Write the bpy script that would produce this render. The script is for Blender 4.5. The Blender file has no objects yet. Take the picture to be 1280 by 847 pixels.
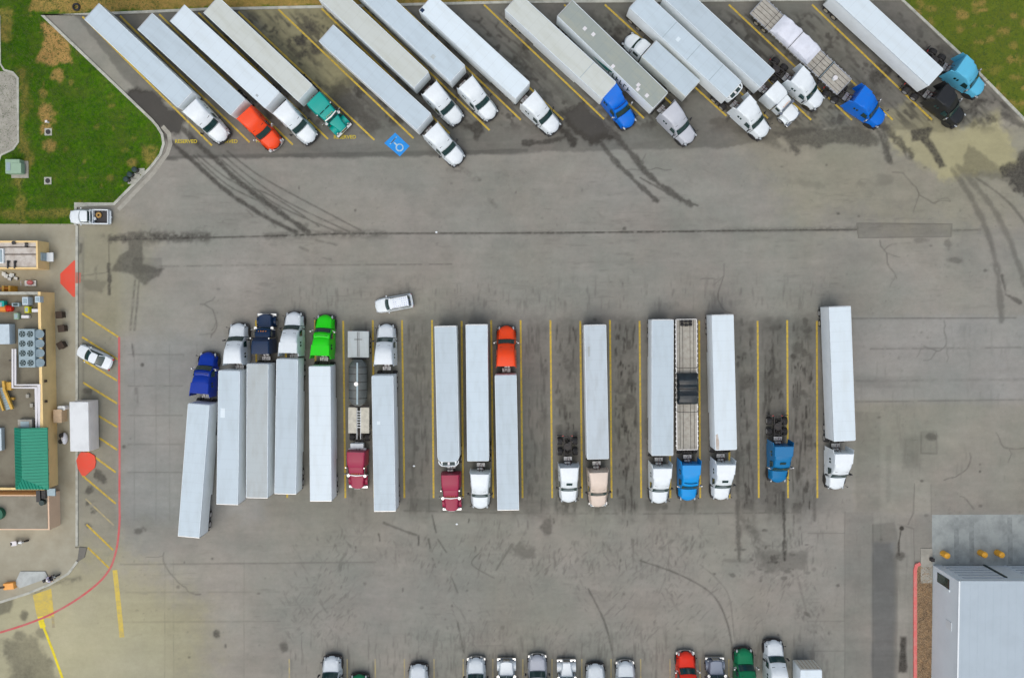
import bpy, math, random
import numpy as np
from mathutils import Vector, Matrix
random.seed(7); np.random.seed(7)
R = math.radians
scene = bpy.context.scene

# ------------------------------------------------------------------ camera
CAMH = 108.0; F = 1080.0; CX, CY = 640.0, 423.5
NAD = Vector(((650 - CX) / F, -(385 - CY) / F, -1.0))
ROT = NAD.normalized().rotation_difference(Vector((0, 0, -1))).to_matrix()
cam_d = bpy.data.cameras.new("camera"); cam = bpy.data.objects.new("camera", cam_d)
scene.collection.objects.link(cam); scene.camera = cam
cam.matrix_world = Matrix.Translation((0, 0, CAMH)) @ ROT.to_4x4()
cam_d.sensor_width = 36.0; cam_d.lens = 36.0 * F / 1280.0
cam_d.clip_start = 1.0; cam_d.clip_end = 3000.0

def G(px, py, z=0.0):
    """where the sight line of a photo point meets the level z: gives metres on the site"""
    d = ROT @ Vector(((px - CX) / F, -(py - CY) / F, -1.0))
    t = (z - CAMH) / d.z
    return Vector((d.x * t, d.y * t, z))

# ------------------------------------------------------------------ world and sun (bright overcast)
SUN_EL, SUN_AZ = 66.0, 200.0        # azimuth clockwise from north
world = bpy.data.worlds.new("World"); scene.world = world; world.use_nodes = True
wn = world.node_tree; bg = wn.nodes['Background']
sky = wn.nodes.new('ShaderNodeTexSky'); sky.sky_type = 'NISHITA'; sky.sun_disc = False
sky.sun_elevation = R(SUN_EL); sky.sun_rotation = R(SUN_AZ)
sky.air_density = 1.0; sky.dust_density = 3.5; sky.ozone_density = 1.0
hsn = wn.nodes.new('ShaderNodeHueSaturation'); hsn.inputs['Saturation'].default_value = 0.72
wn.links.new(sky.outputs[0], hsn.inputs['Color']); wn.links.new(hsn.outputs[0], bg.inputs[0]); bg.inputs[1].default_value = 0.14
sl = bpy.data.lights.new("sun", 'SUN'); sl.energy = 1.25; sl.angle = R(75); sl.color = (1.0, 0.93, 0.82)
so = bpy.data.objects.new("sun", sl); scene.collection.objects.link(so)
sd = Vector((math.sin(R(SUN_AZ)) * math.cos(R(SUN_EL)), math.cos(R(SUN_AZ)) * math.cos(R(SUN_EL)), math.sin(R(SUN_EL))))
so.rotation_euler = sd.to_track_quat('Z', 'Y').to_euler()
scene.view_settings.view_transform = 'Standard'; scene.view_settings.look = 'None'
scene.view_settings.exposure = 0.04; scene.view_settings.gamma = 1.0
scene.view_settings.use_curve_mapping = False

# ------------------------------------------------------------------ helpers
class MB:
    """collects shapes that become one mesh"""
    def __init__(s): s.v = []; s.f = []; s.m = []
    def add(s, vs, fs, mi=0):
        o = len(s.v); s.v += [tuple(v) for v in vs]
        for f in fs: s.f.append([i + o for i in f]); s.m.append(mi)
        return s
    def box(s, x0, x1, y0, y1, z0, z1, mi=0):
        return s.add([(x0,y0,z0),(x1,y0,z0),(x1,y1,z0),(x0,y1,z0),(x0,y0,z1),(x1,y0,z1),(x1,y1,z1),(x0,y1,z1)],
              [(0,3,2,1),(4,5,6,7),(0,1,5,4),(1,2,6,5),(2,3,7,6),(3,0,4,7)], mi)
    def loft(s, rings, mi=0, cap=True):
        n = len(rings[0]); vs = [p for r in rings for p in r]; fs = []
        for k in range(len(rings) - 1):
            for i in range(n):
                j = (i + 1) % n
                fs.append((k*n+i, k*n+j, (k+1)*n+j, (k+1)*n+i))
        if cap:
            fs.append(tuple(range(n))[::-1]); fs.append(tuple((len(rings)-1)*n + i for i in range(n)))
        return s.add(vs, fs, mi)
    def rbox(s, x0, x1, y0, y1, z0, z1, r=0.08, bev=0.04, rf=None, mi=0):
        """upright block, plan corners rounded (rf: radius at the +y corners), soft top edge"""
        rf = r if rf is None else rf
        def plan(ins):
            out = []
            for cx, cy, a0, rr in ((x1,y0,-90,r),(x1,y1,0,rf),(x0,y1,90,rf),(x0,y0,180,r)):
                rr = max(rr, ins + 0.005)
                ax = cx - rr if cx == x1 else cx + rr; ay = cy - rr if cy == y1 else cy + rr
                for k in range(5):
                    a = R(a0 + 90 * k / 4); out.append((ax + (rr-ins) * math.cos(a), ay + (rr-ins) * math.sin(a)))
            return out
        L = [(0, z0), (0, z1 - bev), (bev * 0.3, z1 - bev * 0.3), (bev, z1)]
        return s.loft([[(x, y, z) for x, y in plan(i)] for i, z in L], mi)
    def cyl(s, p0, p1, r0, r1=None, n=12, mi=0):
        r1 = r0 if r1 is None else r1
        p0 = Vector(p0); p1 = Vector(p1); ax = (p1 - p0).normalized()
        u = ax.orthogonal().normalized(); w = ax.cross(u)
        ring = lambda p, r: [p + u * (r * math.cos(2*math.pi*i/n)) + w * (r * math.sin(2*math.pi*i/n)) for i in range(n)]
        return s.loft([ring(p0, r0), ring(p1, r1)], mi)
    def tube(s, pts, r, n=8, mi=0):
        for a, b in zip(pts[:-1], pts[1:]): s.cyl(a, b, r, n=n, mi=mi)
        return s
    def prism(s, poly, z0, z1, mi=0):
        n = len(poly)
        a = sum(poly[i][0]*poly[(i+1)%n][1]-poly[(i+1)%n][0]*poly[i][1] for i in range(n))
        if a < 0: poly = poly[::-1]
        return s.loft([[(p[0],p[1],z0) for p in poly],[(p[0],p[1],z1) for p in poly]], mi)
    def ball(s, c, rx, ry, rz, n=10, m=6, mi=0):
        rings = []
        for k in range(m + 1):
            t = math.pi * (k + 0.02) / (m + 0.04) - math.pi / 2
            rings.append([(c[0]+rx*math.cos(t)*math.cos(2*math.pi*i/n), c[1]+ry*math.cos(t)*math.sin(2*math.pi*i/n), c[2]+rz*math.sin(t)) for i in range(n)])
        return s.loft(rings, mi)
    def band(s, pts, w, z0, z1, mi=0):
        """strip of width w along a ground polyline, solid from z0 to z1"""
        P = [Vector((p[0], p[1])) for p in pts]; Lf = []; Rt = []
        for i, p in enumerate(P):
            a = P[max(i-1,0)]; b = P[min(i+1,len(P)-1)]; d = (b - a).normalized(); nn = Vector((-d.y, d.x))
            if 0 < i < len(P)-1:
                d1 = (P[i]-P[i-1]).normalized(); c = max(0.5, abs(d.dot(d1)))
            else: c = 1
            Lf.append(p + nn * (w/2/c)); Rt.append(p - nn * (w/2/c))
        rings = [[(l.x,l.y,z0),(r.x,r.y,z0),(r.x,r.y,z1),(l.x,l.y,z1)] for l, r in zip(Lf, Rt)]
        return s.loft(rings, mi)
    def sheet(s, pts, w, z, mi=0):
        P = [Vector((p[0], p[1])) for p in pts]; vs = []
        for i, p in enumerate(P):
            a = P[max(i-1,0)]; b = P[min(i+1,len(P)-1)]; d = (b - a).normalized(); nn = Vector((-d.y, d.x))
            vs += [(p.x+nn.x*w/2, p.y+nn.y*w/2, z), (p.x-nn.x*w/2, p.y-nn.y*w/2, z)]
        return s.add(vs, [(2*i+1, 2*i+3, 2*i+2, 2*i) for i in range(len(P)-1)], mi)
    def mesh(s, name, mats, ang=32):
        me = bpy.data.meshes.new(name); me.from_pydata(s.v, [], s.f)
        for m in (mats if isinstance(mats, (list, tuple)) else [mats]): me.materials.append(m)
        me.polygons.foreach_set('material_index', s.m)
        me.update(); me.set_sharp_from_angle(angle=R(ang))
        me.polygons.foreach_set('use_smooth', [len(f) < 9 for f in s.f]); me.update()
        return me

CACHE = {}
def ob(name, me, parent=None, loc=(0,0,0), rz=0.0):
    o = bpy.data.objects.new(name, me); scene.collection.objects.link(o)
    o.location = loc; o.rotation_euler = (0, 0, rz)
    if parent: o.parent = parent
    return o
def part(name, mb, mats, parent=None, key=None, **k):
    """one part; parts with the same key share their mesh"""
    if key is None: return ob(name, mb.mesh(name, mats), parent, **k)
    if key not in CACHE: CACHE[key] = (mb() if callable(mb) else mb).mesh(name, mats)
    return ob(name, CACHE[key], parent, **k)
def tag(o, label=None, cat=None, group=None, kind=None):
    if label: o['label'] = label
    if cat: o['category'] = cat
    if group: o['group'] = group
    if kind: o['kind'] = kind
    return o
def thing(name, label, cat, loc=(0,0,0), rz=0.0, group=None):
    return tag(ob(name, None, None, loc, rz), label, cat, group)

# ------------------------------------------------------------------ materials
def mat(name, col, rough=0.5, metal=0.0, coat=0.0, dirt=0.12, scale=1.5, bump=0.0, bscale=20, dcol=None, emit=None):
    m = bpy.data.materials.new(name); m.use_nodes = True; nt = m.node_tree; b = nt.nodes['Principled BSDF']
    b.inputs['Roughness'].default_value = rough; b.inputs['Metallic'].default_value = metal
    b.inputs['Coat Weight'].default_value = coat * 0.6; b.inputs['Coat Roughness'].default_value = 0.12
    tc = nt.nodes.new('ShaderNodeTexCoord')
    n = nt.nodes.new('ShaderNodeTexNoise'); n.inputs['Scale'].default_value = scale; n.inputs['Detail'].default_value = 7
    n.inputs['Roughness'].default_value = 0.65
    nt.links.new(tc.outputs['Object'], n.inputs['Vector'])
    r = nt.nodes.new('ShaderNodeValToRGB'); r.color_ramp.elements[0].position = 0.42; r.color_ramp.elements[1].position = 0.72
    dc = dcol or tuple(c * 0.45 for c in col)
    r.color_ramp.elements[0].color = (*col, 1); r.color_ramp.elements[1].color = (*[c*(1-dirt)+d*dirt for c, d in zip(col, dc)], 1)
    nt.links.new(n.outputs['Fac'], r.inputs['Fac']); nt.links.new(r.outputs[0], b.inputs['Base Color'])
    if bump:
        n2 = nt.nodes.new('ShaderNodeTexNoise'); n2.inputs['Scale'].default_value = bscale; n2.inputs['Detail'].default_value = 4
        nt.links.new(tc.outputs['Object'], n2.inputs['Vector'])
        bp = nt.nodes.new('ShaderNodeBump'); bp.inputs['Strength'].default_value = bump; bp.inputs['Distance'].default_value = 0.05
        nt.links.new(n2.outputs['Fac'], bp.inputs['Height']); nt.links.new(bp.outputs[0], b.inputs['Normal'])
    return m

def roof_mat(name, col, stain=(0.25,0.24,0.2), amt=0.35, seams=True, pitch=1.2, rough=0.45):
    """ribbed, weathered trailer roof: bows across, long faint streaks"""
    m = bpy.data.materials.new(name); m.use_nodes = True; nt = m.node_tree; b = nt.nodes['Principled BSDF']
    L = nt.links.new; N = nt.nodes.new
    b.inputs['Roughness'].default_value = rough
    tc = N('ShaderNodeTexCoord'); oi = N('ShaderNodeObjectInfo')
    ad = N('ShaderNodeVectorMath'); ad.operation = 'ADD'
    sc = N('ShaderNodeVectorMath'); sc.operation = 'SCALE'; sc.inputs[3].default_value = 0.1
    L(oi.outputs['Location'], sc.inputs[0]); 
    L(tc.outputs['Object'], ad.inputs[0]); L(oi.outputs['Location'], ad.inputs[1])
    mp = N('ShaderNodeMapping'); mp.inputs['Scale'].default_value = (1.6, 0.35, 1); L(ad.outputs[0], mp.inputs['Vector'])
    n1 = N('ShaderNodeTexNoise'); n1.inputs['Scale'].default_value = 0.7; n1.inputs['Detail'].default_value = 6; n1.inputs['Roughness'].default_value = 0.6
    L(mp.outputs[0], n1.inputs['Vector'])
    r1 = N('ShaderNodeValToRGB'); r1.color_ramp.elements[0].position = 0.45; r1.color_ramp.elements[1].position = 0.85
    r1.color_ramp.elements[0].color = (0,0,0,1); r1.color_ramp.elements[1].color = (amt,amt,amt,1)
    L(n1.outputs['Fac'], r1.inputs['Fac'])
    n2 = N('ShaderNodeTexNoise'); n2.inputs['Scale'].default_value = 5; n2.inputs['Detail'].default_value = 8; n2.inputs['Roughness'].default_value = 0.75
    L(ad.outputs[0], n2.inputs['Vector'])
    r2 = N('ShaderNodeValToRGB'); r2.color_ramp.elements[0].position = 0.62; r2.color_ramp.elements[1].position = 0.78
    r2.color_ramp.elements[0].color = (0,0,0,1); r2.color_ramp.elements[1].color = (0.5,0.5,0.5,1)
    L(n2.outputs['Fac'], r2.inputs['Fac'])
    mx = N('ShaderNodeMath'); mx.operation = 'ADD'; mx.use_clamp = True; L(r1.outputs[0], mx.inputs[0]); L(r2.outputs[0], mx.inputs[1])
    mc = N('ShaderNodeMix'); mc.data_type = 'RGBA'
    mc.inputs[6].default_value = (*col, 1); mc.inputs[7].default_value = (*stain, 1); L(mx.outputs[0], mc.inputs[0])
    sx = N('ShaderNodeSeparateXYZ'); L(tc.outputs['Object'], sx.inputs[0])
    mo = N('ShaderNodeMath'); mo.operation = 'PINGPONG'; mo.inputs[1].default_value = pitch / 2; L(sx.outputs['Y'], mo.inputs[0])
    lt = N('ShaderNodeMath'); lt.operation = 'LESS_THAN'; lt.inputs[1].default_value = 0.035; L(mo.outputs[0], lt.inputs[0])
    ld = N('ShaderNodeMath'); ld.operation = 'MULTIPLY'; ld.inputs[1].default_value = 0.11; L(lt.outputs[0], ld.inputs[0])
    mb_ = N('ShaderNodeMix'); mb_.data_type = 'RGBA'; L(ld.outputs[0], mb_.inputs[0]); L(mc.outputs[2], mb_.inputs[6]); mb_.inputs[7].default_value = (*[c * .45 for c in col], 1)
    hv = N('ShaderNodeHueSaturation'); mr = N('ShaderNodeMapRange'); mr.inputs[3].default_value = 0.93; mr.inputs[4].default_value = 1.13
    L(oi.outputs['Random'], mr.inputs[0]); L(mr.outputs[0], hv.inputs['Value']); L(mb_.outputs[2], hv.inputs['Color'])
    L(hv.outputs[0], b.inputs['Base Color'])
    hh = N('ShaderNodeMath'); hh.operation = 'MULTIPLY_ADD'; hh.inputs[1].default_value = 0.18 if seams else 0.0; L(lt.outputs[0], hh.inputs[0]); L(n1.outputs['Fac'], hh.inputs[2])
    bp = N('ShaderNodeBump'); bp.inputs['Strength'].default_value = 0.35; bp.inputs['Distance'].default_value = 0.05
    L(hh.outputs[0], bp.inputs['Height']); L(bp.outputs[0], b.inputs['Normal'])
    return m

M = {}
for k, c in dict(white=(0.74,0.81,0.84), orange=(0.85,0.065,0.008), teal=(0.0,0.33,0.28), blue=(0.0,0.15,0.66), royal=(0.0,0.032,0.33),
                 navy=(0.006,0.025,0.07), green=(0.015,0.66,0.004), maroon=(0.30,0.012,0.055), azure=(0.0,0.27,0.68), petrol=(0.0,0.15,0.36),
                 beige=(0.66,0.56,0.47), black=(0.016,0.018,0.02), skyblue=(0.10,0.46,0.68), silver=(0.50,0.53,0.58), forest=(0.005,0.20,0.08),
                 redorange=(0.82,0.035,0.012), slate=(0.22,0.26,0.33), darkgreen=(0.01,0.12,0.07), cream=(0.68,0.72,0.70)).items():
    M[k] = mat('paint_' + k, c, 0.38, 0.0, 0.15, 0.30 if max(c) > .4 else .12, 1.3, dcol=tuple(v * .6 + .05 for v in c))
    M[k].node_tree.nodes['Principled BSDF'].inputs['Specular IOR Level'].default_value = 0.5 if min(c) > .3 else 0.28
M['glass'] = mat('dark_glass', (0.012,0.045,0.045), 0.06, 0.0, 0.5, 0.3, 3)
M['rubber'] = mat('tyre_rubber', (0.018,0.018,0.019), 0.8, dirt=0.4, bump=0.3, bscale=40, dcol=(0.06,0.055,0.05))
M['rim'] = mat('rim_metal', (0.62,0.63,0.64), 0.35, 0.7)
M['chrome'] = mat('chrome', (0.42,0.44,0.45), 0.12, 1.0)
M['frame'] = mat('frame_steel', (0.022,0.022,0.024), 0.6, 0.2, dirt=0.7, scale=4, dcol=(0.09,0.075,0.06))
M['plate'] = mat('tread_plate', (0.42,0.43,0.43), 0.4, 0.6, dirt=0.5, scale=3)
M['plastic'] = mat('black_plastic', (0.02,0.02,0.022), 0.45)
M['alu'] = mat('aluminium', (0.55,0.57,0.58), 0.32, 0.8, dirt=0.3)
M['side'] = mat('trailer_side_white', (0.76,0.82,0.84), 0.4, 0, 0.1, 0.25, 0.8, dcol=(0.50,0.54,0.52))
M['lamp'] = mat('lamp_lens', (0.38,0.42,0.44), 0.15, 0, 0.3)
M['rail'] = mat('rail_white', (0.70,0.79,0.83), 0.5, dirt=0.3)
M['hose'] = mat('air_hose', (0.10,0.03,0.03), 0.6)
M['redlamp'] = mat('red_lens', (0.5,0.01,0.01), 0.2, 0, 0.5)
M['amber'] = mat('amber_lens', (0.75,0.25,0.02), 0.2, 0, 0.5)
M['r_white'] = roof_mat('roof_white', (0.475,0.575,0.635), amt=0.5, stain=(0.32,0.38,0.40))
M['r_pale'] = roof_mat('roof_pale', (0.60,0.695,0.745), amt=0.35, stain=(0.42,0.46,0.44))
M['r_grey'] = roof_mat('roof_grey', (0.40,0.46,0.475), amt=0.5)
M['r_cream'] = roof_mat('roof_cream', (0.54,0.585,0.55), amt=0.6, stain=(0.40,0.42,0.34))
M['r_green'] = roof_mat('roof_weathered_green', (0.29,0.335,0.31), amt=0.7, stain=(0.42,0.42,0.31))
M['r_dirty'] = roof_mat('roof_dirty', (0.46,0.54,0.59), amt=0.7, stain=(0.30,0.33,0.34))
M['yellow'] = mat('road_paint_yellow', (0.56,0.40,0.035), 0.75, dirt=0.85, scale=3.0, dcol=(0.22,0.18,0.09), bump=0.2)
M['yellow_new'] = mat('road_paint_bright_yellow', (0.75,0.62,0.01), 0.65, dirt=0.5, scale=1.5)
M['red'] = mat('road_paint_red', (0.52,0.09,0.09), 0.7, dirt=0.7, scale=0.8, dcol=(0.40,0.22,0.20))
M['redsolid'] = mat('safety_red', (0.72,0.07,0.035), 0.7, dirt=0.3, scale=0.8, dcol=(0.45,0.15,0.1))
M['bluepaint'] = mat('road_paint_blue', (0.0,0.25,0.72), 0.6, dirt=0.35, scale=2)
M['whitepaint'] = mat('road_paint_white', (0.36,0.52,0.62), 0.6, dirt=0.6, scale=2)
M['concrete'] = mat('pale_concrete', (0.36,0.35,0.30), 0.85, dirt=0.55, scale=0.9, bump=0.2, bscale=8)
M['walk'] = mat('walkway_concrete', (0.355,0.34,0.26), 0.85, dirt=0.7, scale=0.25, bump=0.2, bscale=8, dcol=(0.24,0.215,0.15))
M['kerb'] = mat('kerb_concrete', (0.46,0.47,0.41), 0.85, dirt=0.7, scale=1.2, bump=0.2, bscale=10)
M['stucco'] = mat('yellow_stucco', (0.86,0.64,0.30), 0.85, dirt=0.25, scale=0.5, bump=0.3, bscale=15)
M['stucco_pink'] = mat('pink_stucco', (0.74,0.54,0.38), 0.85, dirt=0.2, scale=0.5)
M['membrane'] = mat('roof_membrane', (0.20,0.185,0.135), 0.9, dirt=0.8, scale=0.35, bump=0.2, dcol=(0.12,0.10,0.07))
M['whitemembrane'] = mat('white_roof_membrane', (0.55,0.52,0.47), 0.85, dirt=0.7, scale=1.2, dcol=(0.28,0.22,0.17))
M['wood'] = mat('deck_boards', (0.40,0.39,0.34), 0.8, dirt=0.6, scale=2, dcol=(0.22,0.19,0.16))
M['tarp_white'] = mat('white_tarp', (0.72,0.76,0.84), 0.45, dirt=0.3, scale=1.0, bump=0.5, bscale=1.6)
M['tarp_black'] = mat('black_tarp', (0.012,0.018,0.022), 0.4, dirt=0.5, scale=1.5, bump=0.9, bscale=2.2, dcol=(0.03,0.05,0.06))
M['greenroof'] = mat('green_metal_roof', (0.0,0.24,0.15), 0.4, 0.2, dirt=0.25, scale=0.5)
M['duct'] = mat('white_duct', (0.68,0.68,0.70), 0.4)
M['hvac'] = mat('hvac_blue_grey', (0.30,0.40,0.44), 0.5, 0.2, dirt=0.4)
M['hvac_pale'] = mat('hvac_pale', (0.48,0.58,0.64), 0.5, 0.2, dirt=0.3)
M['fan'] = mat('fan_dark', (0.01,0.035,0.035), 0.5)
M['gravel'] = mat('gravel', (0.30,0.21,0.12), 0.9, dirt=1.0, scale=6, bump=1.0, bscale=12, dcol=(0.14,0.10,0.06))
M['metal_roof'] = mat('pale_metal_roof', (0.395,0.475,0.53), 0.5, 0.0, dirt=0.15, scale=0.3)
M['metal_wall'] = mat('pale_metal_wall', (0.76,0.83,0.87), 0.5, 0.0, dirt=0.15, scale=0.3)
M['bollard'] = mat('bollard_yellow', (0.98,0.48,0.04), 0.5, dirt=0.3, scale=3)
M['brown'] = mat('brown_panel', (0.055,0.035,0.022), 0.7, dirt=0.4, scale=3)
M['tan'] = mat('tan_panel', (0.58,0.44,0.29), 0.7, dirt=0.4, scale=3)
M['ochre'] = mat('ochre_steel', (0.62,0.38,0.06), 0.6, dirt=0.5, scale=2)
M['orange_eq'] = mat('orange_enamel', (0.65,0.22,0.02), 0.5, dirt=0.4, scale=3)
M['acid'] = mat('acid_yellow', (0.55,0.55,0.0), 0.5)
M['utility'] = mat('utility_green', (0.28,0.42,0.30), 0.6, dirt=0.3)
M['skin'] = mat('skin', (0.45,0.27,0.18), 0.6)
M['shirt'] = mat('lavender_shirt', (0.62,0.58,0.78), 0.8, bump=0.3)
M['helmet'] = mat('white_helmet', (0.8,0.8,0.78), 0.25, coat=0.5)
M['jeans'] = mat('dark_trousers', (0.02,0.02,0.03), 0.85)
M['pinkred'] = mat('pink_red_plastic', (0.62,0.18,0.20), 0.5, dirt=0.4, scale=5)
M['darkpatch'] = mat('fresh_asphalt', (0.16,0.155,0.135), 0.85, dirt=0.5, scale=1.0, bump=0.4, bscale=30)
# ------------------------------------------------------------------ worn paving: stains and painted-in glow kept as masks on a dense sheet
MG = 70; PW, PH = 1280 + 2*MG, 847 + 2*MG
rng = np.random.default_rng(11)
YY, XX = np.mgrid[0:PH, 0:PW].astype(np.float32); XX -= MG; YY -= MG
def vnoise(sx, sy=None):
    """smooth value noise with cells sx by sy decimetres"""
    sy = sy or sx; gw = int(PW/sx)+3; gh = int(PH/sy)+3
    g = rng.random((gh, gw)).astype(np.float32)
    fx = (XX+MG)/sx; fy = (YY+MG)/sy; ix = fx.astype(int); iy = fy.astype(int); tx = fx-ix; ty = fy-iy
    tx = tx*tx*(3-2*tx); ty = ty*ty*(3-2*ty)
    return (g[iy,ix]*(1-tx)+g[iy,ix+1]*tx)*(1-ty)+(g[iy+1,ix]*(1-tx)+g[iy+1,ix+1]*tx)*ty
def fbm(s, asp=1.0, o=4):
    t = 0; a = 1; w = 0
    for k in range(o):
        t = t + a*vnoise(max(s/2**k,1.3), max(s*asp/2**k,1.3)); w += a; a *= 0.6
    return t/w
N1 = fbm(60); N2 = fbm(14); N3 = fbm(26, o=5); NV = fbm(5, 9.0); NH = fbm(60, 0.12); NF = fbm(4)
def rnoise(sx, sy, ang=0.0, o=3):
    """noise with long cells sx by sy, turned by ang: scuffs and drag marks"""
    c, q = math.cos(ang), math.sin(ang); U = XX*c+YY*q+900; V = -XX*q+YY*c+1700; t = 0; w = 0
    for k in range(o):
        f = 0.6**k; a = max(sx*f,1.2); b = max(sy*f,1.2); gw = int(U.max()/a)+4; gh = int(V.max()/b)+4
        g = rng.random((gh, gw)).astype(np.float32); fx = U/a; fy = V/b; ix = fx.astype(int); iy = fy.astype(int); tx = fx-ix; ty = fy-iy
        tx = tx*tx*(3-2*tx); ty = ty*ty*(3-2*ty); e = 0.75**k
        t = t + e*((g[iy,ix]*(1-tx)+g[iy,ix+1]*tx)*(1-ty)+(g[iy+1,ix]*(1-tx)+g[iy+1,ix+1]*tx)*ty); w += e
    return t/w
D = np.zeros((PH, PW), np.float32); Lg = np.zeros_like(D); O = np.zeros_like(D); Wt = np.zeros_like(D)
def sst(a, b, x): t = np.clip((x-a)/(b-a), 0, 1); return t*t*(3-2*t)
def bbox(pts, w):
    xs = [p[0] for p in pts]; ys = [p[1] for p in pts]
    return (slice(max(int(min(ys)-w)+MG,0), min(int(max(ys)+w)+MG+1,PH)), slice(max(int(min(xs)-w)+MG,0), min(int(max(xs)+w)+MG+1,PW)))
def segd(pts, sl_):
    X = XX[sl_]; Y = YY[sl_]; best = np.full(X.shape, 1e9, np.float32)
    for (x0,y0),(x1,y1) in zip(pts[:-1], pts[1:]):
        dx, dy = x1-x0, y1-y0; l2 = dx*dx+dy*dy+1e-6
        t = np.clip(((X-x0)*dx+(Y-y0)*dy)/l2, 0, 1); best = np.minimum(best, np.hypot(X-x0-t*dx, Y-y0-t*dy))
    return best
def smooth_line(pts, n=8):
    P = [pts[0]]+list(pts)+[pts[-1]]; out = []
    for i in range(1, len(P)-2):
        for k in range(n):
            t = k/n; q = []
            for c in (0,1):
                a,b,c_,d = P[i-1][c],P[i][c],P[i+1][c],P[i+2][c]
                q.append(0.5*((2*b)+(c_-a)*t+(2*a-5*b+4*c_-d)*t*t+(-a+3*b-3*c_+d)*t**3))
            out.append(tuple(q))
    return out+[pts[-1]]
def stroke(A, pts, w, val, soft=0.5, rag=0.5, curve=False, breakup=0.0, mode='max'):
    if curve: pts = smooth_line(pts)
    s_ = bbox(pts, w*1.6+3); d = segd(pts, s_) + (N2[s_]-0.5)*w*rag*1.5 + (NF[s_]-0.5)*w*rag*0.8
    m = 1-sst(w/2*(1-soft), w/2*(1+soft)+0.3, d)
    if breakup: m = m*sst(breakup-0.15, breakup+0.15, NF[s_]*0.5+N2[s_]*0.5)
    A[s_] = np.maximum(A[s_], m*val) if mode == 'max' else A[s_]+m*val
def inpoly(poly, s_):
    X = XX[s_]; Y = YY[s_]; ins = np.zeros(X.shape, bool); n = len(poly)
    for i in range(n):
        x0,y0 = poly[i]; x1,y1 = poly[(i+1)%n]
        c = ((y0 > Y) != (y1 > Y)) & (X < (x1-x0)*(Y-y0)/(y1-y0+1e-9)+x0); ins ^= c
    return ins
def area(A, poly, val, edge=4, rag=6, nz=0.0, mode='add'):
    """filled patch with a soft, uneven edge"""
    s_ = bbox(poly, edge+rag+4); ins = inpoly(poly, s_); d = segd(poly+[poly[0]], s_)
    sd_ = np.where(ins, d, -d) + (N2[s_]-0.5)*rag*2 + (NF[s_]-0.5)*rag
    m = sst(-edge/2, edge/2+0.01, sd_)
    if nz: m = m*np.clip(1-nz+2*nz*N3[s_], 0, 2)
    if mode == 'max': A[s_] = np.maximum(A[s_], m*val)
    else: A[s_] += m*val
def blob(A, x, y, rx, ry=None, val=0.6, rag=0.6, ang=0, soft=0.5):
    ry = ry or rx; r = max(rx, ry)*1.7; s_ = bbox([(x,y)], r); X = XX[s_]-x; Y = YY[s_]-y
    c, q = math.cos(ang), math.sin(ang); u = (X*c+Y*q)/rx; v = (-X*q+Y*c)/ry
    d = np.hypot(u, v) + (N2[s_]-0.5)*rag*2 + (NF[s_]-0.5)*rag
    A[s_] = np.maximum(A[s_], val*(1-sst(1-soft, 1+soft*0.4, d)))

# overall tone
Lg += (N1-0.5)*0.22 + (N3-0.5)*0.20 + (NH-0.5)*0.16 + (N2-0.5)*0.09 + (NF-0.5)*0.10 + (rnoise(9,3)-.5)*.10
def env(x0, y0, x1, y1, e=20): return sst(0, e, XX-x0)*sst(0, e, x1-XX)*sst(0, e, YY-y0)*sst(0, e, y1-YY)
P1, P2, P3 = fbm(70), fbm(55), fbm(45)
def scuff(sx, sy, ang, lo, hi, val, e, patch=None):
    m = sst(lo, hi, rnoise(sx, sy, ang))*val*e*.46
    if patch is not None: m = m*sst(.42, .62, patch)
    np.maximum(D, m, out=D)
SV = rnoise(3.2, 26); SV2 = rnoise(2.2, 12)
low = env(390,628,1060,735,30); low2 = env(330,640,1060,830,40); nos = env(330,765,1060,1000,45)*1.0; top = env(325,330,1060,410,38)
scuff(2.2, 14, 0.0, .60, .76, .75, low, P1); scuff(2.0, 10, .35, .61, .77, .7, low2, P2); scuff(2.0, 11, -.55, .62, .78, .7, low2, P3)
scuff(2.2, 12, .8, .63, .78, .6, low2, P1); scuff(2.4, 20, 0.0, .57, .76, .65, nos); scuff(2.2, 12, 0.0, .60, .78, .6, nos, P2); scuff(2.4, 16, 0.0, .58, .78, .55, top); scuff(5, 4, 0, .64, .8, .4, top, P3)
scuff(18, 1.8, 0.0, .62, .8, .35, env(150,198,1290,400,30), P2); scuff(20, 2.0, 0.0, .62, .8, .33, env(150,640,1060,830,30), P3); scuff(3, 3, 0, .70, .84, .5, env(100,200,1290,847,30), P1)
scuff(10, 1.8, .6, .64, .8, .4, env(560,190,1290,290,30), P3); scuff(3.0, 22, 0, .60, .8, .28, env(1064,395,1300,640,20), P2); scuff(3.0, 40, 0, .56, .8, .35, env(1057,640,1145,900,10))
O += (fbm(120)-0.5)*0.5
# stall strips along the top: darker, browner asphalt
area(Lg, [(30,-60),(1400,-60),(1400,120),(1180,165),(1040,160),(900,185),(660,190),(560,196),(200,199),(215,170),(150,90)], -0.36, 3, 3, 0.3)
area(Lg, [(205,195),(205,199),(660,193),(660,186)], -0.18, 2, 1)
area(O, [(290,-10),(420,5),(455,95),(420,125),(380,110)], 1.25, 25, 8); area(Lg, [(290,-10),(410,5),(440,90),(400,110)], 0.30, 20, 8)  # fifth bay: lens glow painted into the paving as yellower, lighter tone
area(O, [(1105,135),(1160,125),(1200,160),(1245,140),(1275,205),(1250,215),(1180,225),(1110,180)], 0.8, 14, 8)
area(Lg, [(1105,135),(1160,125),(1200,160),(1245,140),(1275,205),(1250,215),(1180,225),(1110,180)], 0.28, 10, 6)  # upper right: warm glow painted in, olive tint above and lighter tone here
area(Lg, [(1215,130),(1240,125),(1330,220),(1280,215),(1270,190)], 0.12, 4, 2)
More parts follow.
